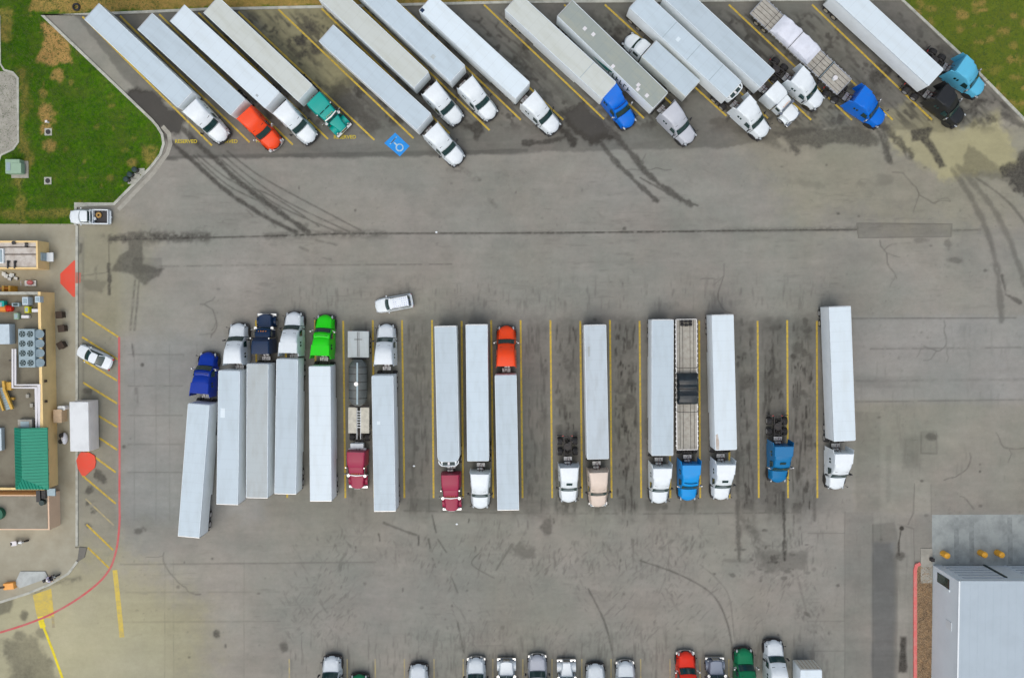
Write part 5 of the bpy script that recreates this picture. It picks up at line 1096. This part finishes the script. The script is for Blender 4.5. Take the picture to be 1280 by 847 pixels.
tractor('aero','beige','beige truck facing down in the middle row',(747.8,633.5),(748.5,591.5),detail='lightbumper')
trailer('white trailer with grimy patched roof behind the beige truck',(747.5,574),(744,406),'r_dirty')
tractor('wing','white','white winged truck facing down left of the flatbed with the black tarp',(823.5,629),(828,584))
trailer('white trailer left of the flatbed with the black tarp',(828,569.5),(828.3,399.5),'r_white')
tractor('wing','azure','azure blue truck in front of the flatbed with the black tarp',(859.5,625.5),(864.3,580),high=3.6)
tractor('wing','white','white winged truck facing down right of the azure blue one',(900.5,624.5),(907.5,575.5),detail='hatch')
def rust(t, L, w, H): part('rust_stain', MB().prism([(w-.1,-1.9),(w-.35,-2.0),(w-.5,-1.0),(w-.45,-.1),(w-.1,-.1)],H,H+.006), M.setdefault('ruststain', mat('rusty_smear',(.52,.48,.43),.6,dirt=.8,scale=2,dcol=(.35,.27,.2))), t)
trailer('white trailer with a rusty smear at its nose, right of the black-tarp flatbed',(907.6,562.4),(903.3,393.5),'r_pale',extra=rust)
tractor('wing','petrol','petrol blue truck standing alone without trailer in the middle row',(972,603),(980,553.5),high=3.6,detail='hatch')
tractor('wing','white','white winged truck at the right end of the middle row',(1044,611.5),(1055,563))
trailer('white trailer at the right end of the middle row, farthest up',(1056,551.2),(1049.8,383),'r_pale',skirt=False)

def patches(t, n, seed, L=16.0, w=1.2, H=4.1):
    r_ = random.Random(seed)
    for k in range(n):
        x = r_.uniform(-w+.3, w-.3); y = r_.uniform(-L+1, -1); a = r_.uniform(.12,.35); b = r_.uniform(.12,.6)
        part('roof_patch', MB().box(x-a, min(x+a,w), y-b, y+b, H, H+.008+.001*k), r_.choice([M['r_grey'], M['r_pale'], M['rail']]), t)
for i, o in enumerate([o for o in scene.objects if o.name.startswith('semi_trailer')]):
    if i % 4 == 2: patches(o, 1 + i % 2, i)
# bottom row, cut by the photo's lower edge
for st, col, lb, x, y, kw in (('aero','white','white truck nose leftmost along the bottom edge',415,819,{}),('aero','forest','dark green truck nose barely showing at the bottom edge',449,842,{}),
    ('aero','white','white smooth truck nose standing alone right of the barely showing green one',523,829,{}),('aero','white','white truck nose with light grille bars, left of the close pair at the bottom edge',595,821,dict(detail='lightbumper')),
    ('classic','white','white narrow truck nose with dark grille slot left of the silver one',633,823.5,{}),('aero','silver','silver-grey truck nose with pale fenders at the bottom edge',671.5,817.5,dict(detail='lightbumper')),
    ('classic','white','white narrow truck hood between two pale smooth ones, right of the silver one',708,825,dict(detail='narrow')),('aero','white','white smooth truck nose second left of the empty bottom bay',744,828.5,{}),
    ('aero','white','white truck nose beside the empty bottom bay, left of the red-orange one',781.5,825.5,dict(detail='lightbumper')),('aero','redorange','red-orange truck nose at the bottom edge',857,813.5,dict(detail='lightbumper')),
    ('classic','slate','slate blue-grey truck nose between red-orange and green ones',894,822.5,{}),('aero','forest','green truck nose at the bottom edge',929.5,809.5,{}),
    ('aero','white','white truck showing its windscreen, farthest up in the bottom row',967,799,{})):
    tractor(st, col, lb, (x,y), None, rz=.6, high=3.3 if st=='classic' else 3.9, **kw)
t = trailer('short white box trailer with tan front face at the bottom edge right end',(1014,835.5),(1014.5,1005),'r_pale',skirt=False)
part('front_wall', MB().box(-1.25,1.25,.0,.03,1.2,3.95), mat('tan_front_wall',(.78,.75,.64),.6,dirt=.4), t)
for x in (-.85,-.4,.05,.5,.95): part('front_rib', MB().box(x-.03,x+.03,.03,.06,1.2,3.9), M['brown'] if False else M['tan'], t)

# flatbeds
def flatbed(label, front, rear, L, extra=None, z=1.5, gaps=(-.75,-.25,.3,.85)):
    t = place('flatbed_trailer', label, 'trailer', front, rear, z, L); w = 1.3
    edges = [-w+.08]+[g for g in gaps]+[w-.08]
    m = MB()
    for a, b in zip(edges[:-1], edges[1:]): m.box(a+.03,b-.03,-L+.06,-.06,z-.06,z)
    part('deck', m, M['wood'], t); part('deck_frame', MB().box(-w+.06,w-.06,-L+.05,-.05,z-.16,z-.07), M['frame'], t)
    for s in (-1,1):
        part('side_rail', MB().box(s*(w-.04)-.05,s*(w-.04)+.05,-L,0,z-.25,z+.02), M['alu'], t)
        k = MB(); y = -.5
        while y > -L+.3: k.box(s*w-.02 if s>0 else -w-.10, w+.10 if s>0 else -w+.02, y-.07,y+.07,z-.2,z+.01); y -= .6
        part('stake_pocket', k, M['alu'], t)
    part('end_rail', MB().box(-w+.06,w-.06,-L-.04,-L+.04,z-.24,z+.02), M['alu'], t); part('front_rail', MB().box(-w+.06,w-.06,-.04,.04,z-.24,z+.02), M['alu'], t)
    part('main_beam', MB().box(-.5,-.38,-L+.1,-.3,1.05,z-.16).box(.38,.5,-L+.1,-.3,1.05,z-.16), M['frame'], t); trailer_gear(t, L, -L+2.6)
    return t
fb = flatbed('worn flatbed trailer behind the bright blue truck',(1055,108.3),(947,7.5),14.5)
d = Vector((math.sin(-fb.rotation_euler.z), math.cos(fb.rotation_euler.z)))
def tarp(name, label, root, y0, y1, h, mt, lump, w=1.28, taper=.0):
    """a sheeted load on a flatbed; stands on the deck as a thing of its own"""
    m = MB(); rings = []; n = 14
    for j in range(n+1):
        y = y0+(y1-y0)*j/n; e = min(1, min(j, n-j)/1.5*.5+.55); hh = h*(.92+.08*math.sin(j*1.7+lump))*e; ww = w*(1-.04*math.sin(j*2.1+lump))
        rings.append([(-ww,y,.0),(-ww,y,hh*.6),(-ww*.86,y,hh*.93),(-ww*.45,y,hh*(1.0+.03*math.sin(j))),(0,y,hh*1.03),(ww*.45,y,hh*(1.0+.03*math.cos(j*1.3))),(ww*.86,y,hh*.93),(ww,y,hh*.6),(ww,y,.0)])
    m.loft(rings)
    t = thing(name, label, 'load', root.matrix_basis @ Vector((0,0,1.51)), root.rotation_euler.z); part('tarp', m, mt, t); 
    for y in (y0+.9, (y0+y1)/2, y1-.7): 
        st = MB(); st.loft([[(x_,yy,zz) for x_, zz in ((-w-.02,0),(-w-.02,h*.62),(-w*.86,h*.97),(0,h*1.07),(w*.86,h*.97),(w+.02,h*.62),(w+.02,0),(w-.02,0),(w-.03,h*.6),(w*.84,h*.9),(0,h*.98),(-w*.84,h*.9),(-w+.03,h*.6),(-w+.02,0))] for yy in (y-.03,y+.03)]); part('strap', st, M['frame'], t)
    return t
tarp('tarped_load','white tarp stretched over a load on the top-row flatbed',fb,-5.2,-11.3,1.0,M['tarp_white'],.4)
t = thing('steel_beam','grey steel beam across the flatbed deck below the white tarp','beam',fb.matrix_basis @ Vector((0,-3.0,1.51)),fb.rotation_euler.z); part('flange', MB().box(-1.3,1.3,-.12,.12,0,.05), M['frame'], t); part('web', MB().box(-1.3,1.3,-.03,.03,.05,.25), M['hvac'], t)
t = thing('deck_drum','round white drum at the nose of the top-row flatbed','drum',fb.matrix_basis @ Vector((.15,-1.6,1.51))); part('drum', MB().cyl((0,0,0),(0,0,.5),.26,n=16), M['side'], t); part('lid', MB().cyl((0,0,.5),(0,0,.54),.28,n=16), M['duct'], t)
fb2 = flatbed('flatbed trailer with pale boards behind the azure blue truck',(859,563),(857.8,397.7),16.1,gaps=(-.95,-.55,.5,.95) and (-.9,-.45,.45,.85))
tarp('tarped_load','black tarp bundle in the middle of the azure truck\'s flatbed',fb2,-5.7,-9.5,1.25,M['tarp_black'],1.3,w=1.25)
t = thing('strap_bundle','coiled black straps at the tail of the flatbed with the black tarp','straps',fb2.matrix_basis @ Vector((.05,-15.6,1.51)),fb2.rotation_euler.z)
for k, (x, y) in enumerate(((-.5,.15),(.0,.2),(.5,.15),(-.5,-.25),(0,-.25),(.5,-.22))): part('coil', MB().cyl((x-.2,y,.17),(x+.2,y,.17),.17,n=12), M['rubber'], t)

# tank trailer
t = place('tank_trailer','horizontal tank trailer with pale end decks behind the first maroon truck','trailer',(446.5,546),(446.5,412),2.6,12.8); L = 12.8
part('tank', MB().loft([[(r*math.cos(2*math.pi*i/24), y, 2.05+r*math.sin(2*math.pi*i/24)) for i in range(24)] for y, r in ((-3.6,.35),(-3.9,.85),(-4.3,1.05),(-4.8,1.12),(-8.0,1.12),(-8.5,1.10),(-8.9,.95),(-9.3,.5))]), mat('dull_tank_steel',(.11,.125,.12),.5,.1,dirt=.6,scale=1.2), t)
part('catwalk', MB().box(-.22,-.02,-9.0,-3.9,3.18,3.24), M['hvac'], t)
for y in (-4.6,-5.6,-6.6,-7.6,-8.4): part('tank_ring', MB().loft([[(1.14*math.cos(2*math.pi*i/24), y+dy, 2.05+1.14*math.sin(2*math.pi*i/24)) for i in range(24)] for dy in (-.04,.04)]), M['frame'], t)
part('fender_deck', MB().box(-1.3,-.28,-3.35,-.15,1.5,1.62).box(.28,1.3,-3.35,-.15,1.5,1.62), M['cream'] if False else mat('deck_beige',(.55,.54,.46),.6,dirt=.5,scale=2), t)
lad = MB().box(-.26,-.2,-3.3,.6,1.46,1.56).box(.2,.26,-3.3,.6,1.46,1.56)
for k in range(7): lad.box(-.2,.2,-.9-k*.33,-.82-k*.33,1.48,1.54)
part('ladder', lad, M['side'], t)
part('rear_deck', MB().rbox(-1.3,1.3,-L,-9.55,1.5,1.95,.05,.03), M['r_grey'], t); part('rear_rib', MB().box(-.12,-.07,-L+.1,-9.7,1.95,1.98).box(.07,.12,-L+.1,-9.7,1.95,1.98).box(-.5,.5,-L+1.0,-L+1.06,1.982,2.0), M['frame'], t)
part('hose_rack', MB().cyl((-.9,-9.4,1.3),(.9,-9.4,1.3),.16,n=10), M['plastic'], t)
part('frame_beam', MB().box(-.5,-.36,-L+.2,-.1,1.05,1.4).box(.36,.5,-L+.2,-.1,1.05,1.4).box(-1.2,1.2,-9.5,-9.3,1.1,1.3).box(-1.2,1.2,-3.6,-3.4,1.1,1.3), M['frame'], t)
part('manway', MB().cyl((0,-6.4,3.1),(0,-6.4,3.34),.25,n=16), M['alu'], t); trailer_gear(t, L, -L+2.4)
tr_ = thing('tool_carrier','white pump cabinet between the maroon cab and the tank trailer','cabinet',G(446.8,556,1.1)); part('body', MB().rbox(-.75,.85,-.3,.3,0,.75,.05), M['side'], tr_); part('hood', MB().rbox(-1.05,1.1,-.65,-.35,-.1,.35,.05), M['duct'], tr_)

# boxed delivery truck facing up-left
a = G(782.5,46.5,1.0); b = G(866.5,111,3.7); dd = (a-b); dd.z = 0
t = thing('delivery_truck','white boxed delivery truck facing up-left between long trailers','truck',(a.x,a.y,0),math.atan2(-dd.x,dd.y)); Lt = dd.length
part('hood', hull([(-.03,.75,.6,.4,1.0,dict(k=.4,r=.15)),(-.2,1.0,.85,.4,1.35,dict(k=.4)),(-.8,1.1,.95,.4,1.6,dict(k=.2)),(-1.35,1.1,.95,.5,1.72,dict(k=.1))]), M['white'], t)
part('cab', hull([(-1.4,1.08,.92,.5,1.75,dict(k=.12)),(-1.8,1.08,.92,.5,2.35,dict(k=.12)),(-2.1,1.08,.94,.5,2.5,dict(k=.08)),(-3.0,1.08,.95,.5,2.55)]), M['white'], t)
part('windshield', MB().loft([[(x,-1.44-.5*u-.12*(abs(x)/1.08)**2.2+.06,1.82+.6*u+.0) for x in (-.75,-.4,0,.4,.75)]+[(x,-1.44-.5*u-.12*(abs(x)/1.08)**2.2-.05,1.82+.6*u-.05) for x in (.75,.4,0,-.4,-.75)] for u in (0,.72)]), M['glass'], t)
for s in (-1,1):
    part('door_window', MB().box(min(s*1.03,s*1.07),max(s*1.03,s*1.07),-2.7,-1.95,1.55,2.2), M['glass'], t); part('mirror', MB().rbox(s*1.3-.09,s*1.3+.09,-1.75,-1.66,1.5,2.1,.03).cyl((s*1.0,-1.7,1.9),(s*1.3,-1.7,1.9),.025), M['plastic'], t); part('headlight', MB().ball((s*.85,-.3,1.0),.15,.22,.12), M['lamp'], t)
    wheel(t, s*.98,-1.0,.46,.28); wheel(t, s*.96,-Lt+2.2,.46,.5)
part('cargo_box', MB().rbox(-1.3,1.3,-Lt,-3.25,1.1,3.65,.05,.03), mat('cargo_box_side',(.62,.66,.62),.5,dirt=.5,scale=.6), t); part('roof_panel', MB().rbox(-1.25,1.25,-Lt+.05,-3.3,3.65,3.7,.05,.02), M['r_white'], t); part('front_rail', MB().box(-1.27,1.27,-3.26,-3.2,3.3,3.6), M['alu'], t)
part('chassis', MB().box(-.45,-.35,-Lt+.1,-.5,.7,.95).box(.35,.45,-Lt+.1,-.5,.7,.95).box(-1.1,1.1,-Lt-.02,-Lt+.08,.5,.65), M['frame'], t); part('bumper', MB().rbox(-.95,.95,-.35,.05,.35,.62,.2), M['plastic'], t)

# cars
def car(kind, label, cat, nm, c, ang, L, W, H):
    """c: centre on the ground; ang: heading of the nose"""
    t = thing(nm, label, cat, (c.x,c.y,0), ang); h = L/2; w = W/2; bd = M['white']
    hz = .95 if kind == 'sedan' else 1.05
    st = [(h,w*.62,w*.55,.35,.62,dict(k=.18,r=.08)),(h-.12,w*.86,w*.76,.28,.78,dict(k=.2,r=.12)),(h-.5,w*.97,w*.86,.25,hz-.12,dict(k=.12,r=.15)),(h-1.25,w,w*.9,.25,hz,dict(k=.08,r=.12))]
    if kind == 'pickup': st += [(h-2.9,w,w*.92,.3,hz,dict(r=.1)),(h-3.0,w,w*.92,.3,hz-.0,dict(r=.1))]
    elif kind == 'sedan': st += [(0,w,w*.92,.25,hz+.02,dict(r=.1)),(-h+.9,w,w*.88,.25,hz+.04,dict(k=-.05,r=.14)),(-h+.15,w*.9,w*.8,.3,hz-.05,dict(k=-.18,r=.12)),(-h,w*.75,w*.66,.4,hz-.25,dict(k=-.18,r=.08))]
    else: st += [(0,w,w*.92,.3,hz+.02,dict(r=.1)),(-h+.15,w*.98,w*.9,.3,hz,dict(k=-.05,r=.1)),(-h,w*.9,w*.8,.35,hz-.1,dict(k=-.05,r=.1))]
    part('body', hull(st), bd, t)
    gl, tr, rw = {'sedan':((h-1.25,h-2.0),(-h+1.75),(-h+.95)), 'suv':((h-1.3,h-1.85),(-h+.42),(-h+.22)), 'pickup':((h-1.3,h-1.75),(h-2.75),(h-3.0))}[kind]
    wt = w*(.74 if kind == 'sedan' else .80)
    part('cabin', hull([(gl[0],w*.84,w*.72,hz-.1,hz+.0,dict(k=.16,r=.06)),(gl[1],w*.84,wt*.98,hz-.1,H-.05,dict(k=.12,r=.10)),((gl[1]+tr)/2,w*.86,wt,hz-.1,H-.02,dict(r=.1)),(tr,w*.86,wt*.96,hz-.1,H-.06,dict(k=-.04,r=.1)),(rw,w*.82,w*.7,hz-.1,hz+.02,dict(k=-.06,r=.06))]), M['glass'], t)
    part('roof', hull([(gl[1]-.02,wt*.93,wt*.90,H-.10,H-.02,dict(k=.12,r=.04)),((gl[1]+tr)/2,wt*.97,wt*.94,H-.10,H+.03,dict(r=.04)),(tr+.04,wt*.93,wt*.9,H-.10,H-.01,dict(k=-.04,r=.04))]), bd, t)
    for s in (-1,1):
        for y0_, y1_, in ((gl[0],gl[1]),(rw,tr)): part('pillar', MB().cyl((s*w*.78,y0_-(.14 if y0_>0 else -.05),hz),(s*wt*.88,y1_-.08,H-.04),.045), bd, t)
        part('mirror', MB().ball((s*(w+.10),gl[0]-.35,hz+.06),.11,.08,.08,8,5), bd, t); part('headlight', MB().ball((s*w*.68,h-.28,.68),.16,.17,.10,10,5), M['lamp'], t)
        part('tail_lamp', MB().rbox(s*w*.78-.1,s*w*.78+.1,-h+.02,-h+.16,.62,.88,.04), M['redlamp'], t)
        wheel(t, s*(w-.13), h-.95,.33,.22); wheel(t, s*(w-.13), -h+.95,.33,.22)
    part('bumper', MB().rbox(-w*.8,w*.8,h-.3,h-.02,.25,.5,.15), M['silver'], t)
    if kind == 'pickup':
        y0_, y1_ = -h, h-3.02
        part('bed_side', MB().box(w-.12,w,y0_,y1_,.35,hz+.02).box(-w,-w+.12,y0_,y1_,.35,hz+.02).box(-w+.12,w-.12,y1_-.08,y1_,.35,hz+.02), bd, t); part('tailgate', MB().rbox(-w+.12,w-.12,y0_-.02,y0_+.08,.4,hz+.02,.02), bd, t)
        part('bed_liner', MB().box(-w+.12,w-.12,y0_+.08,y1_-.08,.42,.50), M['plastic'], t); part('bed_rail', MB().cyl((-w+.1,y1_-.02,H-.05),(w-.1,y1_-.02,H-.05),.045).cyl((-w+.1,y1_-.02,hz),(-w+.1,y1_-.02,H-.05),.045).cyl((w-.1,y1_-.02,hz),(w-.1,y1_-.02,H-.05),.045), bd, t)
        part('tow_bar', MB().box(-.06,.06,-h-.25,-h,.4,.5).rbox(-.8,.8,-h-.16,-h-.0,.4,.55,.05), M['side'], t)
    if kind == 'suv':
        for s in (-1,1): part('roof_rail', MB().cyl((s*wt*.86,gl[1]-.3,H+.05),(s*wt*.86,tr+.2,H+.04),.025), M['plastic'], t)
        lt = MB()
        for k, (x, n_) in enumerate(((.42,7),(.12,9),(-.16,8),(-.42,10))):
            for j in range(n_):
                y = -.1-.26*j; a_ = rng.uniform(.02,.09); lt.box(x-a_,x+.05,y-.06,y-.02,H+.04,H+.05).box(x-.06,x-.06+a_,y-.01,y+.05*rng.uniform(.3,1),H+.0405,H+.0505)
        part('roof_lettering', lt, M.setdefault('lettering_blue', mat('roof_lettering_blue',(.25,.30,.62),.5)), t)
    return t
def hd(p, q): d = G(*p)-G(*q); return math.atan2(-d.x, d.y)
c = G(115,271.8); pk = car('pickup','white pickup truck with open dark bed by the lawn corner','pickup','pickup_truck',c,hd((91,271.5),(139,272)),4.95,1.82,1.72)
q = pk.matrix_basis @ Vector((.25,-1.15,.50)); t = thing('rope_coil','tan coil lying in the bed of the pickup truck','coil',q); mb = MB(); mb.loft([[((.25+.13*math.cos(b_))*math.cos(a_),(.25+.13*math.cos(b_))*math.sin(a_),.13+.13*math.sin(b_)) for b_ in [2*math.pi*j/8 for j in range(8)]] for a_ in [2*math.pi*k/16 for k in range(17)]],cap=False); part('coil', mb, M['orange_eq'] if False else mat('tan_rope',(.42,.26,.08),.9), t)
t = thing('white_bucket','white round bucket in the bed of the pickup truck','bucket',pk.matrix_basis @ Vector((-.22,-.72,.50))); part('body', MB().cyl((0,0,0),(0,0,.33),.15,.18,n=14), M['side'], t); part('handle', MB().tube([(-.17,0,.33),(0,.02,.42),(.17,0,.33)],.012), M['alu'], t)
car('suv','white SUV with lettering on its roof crossing the lane','car','suv',G(493.5,379.2),hd((470,383),(517,374.5)),4.75,1.85,1.78)
car('sedan','white sedan parked slanted by the red line','car','sedan',G(121.8,445.8),hd((99.5,436),(145,457)),4.75,1.82,1.46)

# motorcycles and rider
def motorcycle(label, p, q, bodym):
    a = G(*p); b = G(*q); d = b-a; t = thing('motorcycle', label, 'motorcycle', ((a.x+b.x)/2,(a.y+b.y)/2,.12 if p[1]<720 or True else 0), math.atan2(-d.x,d.y))
    for y in (-.72,.72):
        o = part('wheel', lambda: MB().loft([[(x_, r_*math.cos(2*math.pi*i/18), r_*math.sin(2*math.pi*i/18)) for i in range(18)] for x_, r_ in ((-.07,.2),(-.08,.27),(0,.32),(.08,.27),(.07,.2))]), M['rubber'], t, key='mcw'); o.location = (0,y,.32)
    part('frame', MB().tube([(0,-.7,.35),(0,-.2,.5),(0,.35,.55),(0,.5,.9)],.06).tube([(0,.72,.33),(0,.5,.95)],.05), M['frame'], t); part('engine', MB().rbox(-.18,.18,-.2,.3,.25,.6,.08), M['alu'], t)
    part('fuel_tank', MB().ball((0,.22,.82),.17,.3,.15,12,6), bodym, t); part('seat', MB().rbox(-.14,.14,-.75,-.02,.70,.80,.1,.04), M['plastic'], t)
    part('handlebar', MB().tube([(-.38,.38,1.02),(-.1,.5,1.0),(.1,.5,1.0),(.38,.38,1.02)],.025), M['chrome'], t); part('headlight', MB().ball((0,.62,.88),.1,.1,.1,10,6), M['lamp'], t)
    part('rear_case', MB().rbox(-.2,.2,-1.0,-.72,.6,.95,.06), M['plastic'], t); return t
mc = motorcycle('black motorcycle with a seated rider at the pale ramp',(59.5,723),(76.3,716.8),M['plastic'])
m2 = motorcycle('small black motorcycle with white tail parked unridden on the walkway',(21.5,676.5),(35.5,674.5),M['side'])
part('rear_fairing', MB().rbox(-.3,.3,-.95,-.2,.8,.95,.15,.05), M['duct'], m2)
def skin(name, verts, edges, radii, material, parent, lv=2):
    me = bpy.data.meshes.new(name); me.from_pydata(verts, edges, []); o = ob(name, me, parent)
    sm = o.modifiers.new('skin','SKIN'); sm.use_smooth_shade = True
    for v, r in zip(me.skin_vertices[0].data, radii): v.radius = (r, r)
    me.skin_vertices[0].data[0].use_root = True
    ss = o.modifiers.new('sub','SUBSURF'); ss.levels = lv; ss.render_levels = lv; me.materials.append(material); return o
pr_ = thing('person','person in a lavender shirt and white helmet riding a motorcycle','person',mc.location.copy(),mc.rotation_euler.z)
V = [(0,-.28,.88),(0,-.20,1.08),(0,-.05,1.36),(0,.02,1.46),(0,.07,1.58),
     (.19,-.03,1.36),(.34,.12,1.18),(.36,.34,1.06),(-.19,-.03,1.36),(-.34,.12,1.18),(-.36,.34,1.06),
     (.14,-.22,.88),(.24,.18,.80),(.22,.02,.36),(.22,.14,.28),(-.14,-.22,.88),(-.24,.18,.80),(-.22,.02,.36),(-.22,.14,.28)]
E = [(0,1),(1,2),(2,3),(3,4),(2,5),(5,6),(6,7),(2,8),(8,9),(9,10),(0,11),(11,12),(12,13),(13,14),(0,15),(15,16),(16,17),(17,18)]
RR = [.16,.16,.18,.07,.08,.085,.055,.045,.085,.055,.045,.11,.085,.055,.045,.11,.085,.055,.045]
skin('body', V, E, RR, M['skin'], pr_)
skin('shirt', V[:3]+[V[5],V[6],V[8],V[9]], [(0,1),(1,2),(2,3),(3,4),(2,5),(5,6)], [.175,.20,.22,.115,.085,.115,.085], M['shirt'], pr_)
skin('trousers', [V[0],V[11],V[12],V[13],V[15],V[16],V[17]], [(0,1),(1,2),(2,3),(0,4),(4,5),(5,6)], [.19,.13,.105,.075,.13,.105,.075], M['jeans'], pr_)
part('helmet', MB().ball((0,.08,1.68),.145,.17,.15,14,8), M['helmet'], pr_); part('visor', MB().ball((0,.17,1.66),.11,.10,.07,12,6), M['glass'], pr_)
for s in (-1,1):
    h_ = MB().ball((s*.37,.38,1.05),.04,.05,.03,8,5)
    for j in range(4): h_.tube([(s*.37+(j-1.5)*.022*1,.41,1.06),(s*.37+(j-1.5)*.024,.46-.004*abs(j-1.5),1.05),(s*.37+(j-1.5)*.024,.46,1.01)],.009,5)
    h_.tube([(s*.33,.38,1.04),(s*.31,.42,1.02)],.011,5); part('glove', h_, M['jeans'], pr_)
    part('shoe', MB().rbox(s*.22-.05,s*.22+.05,.02,.30,.20,.30,.04,.03), M['plastic'], pr_)
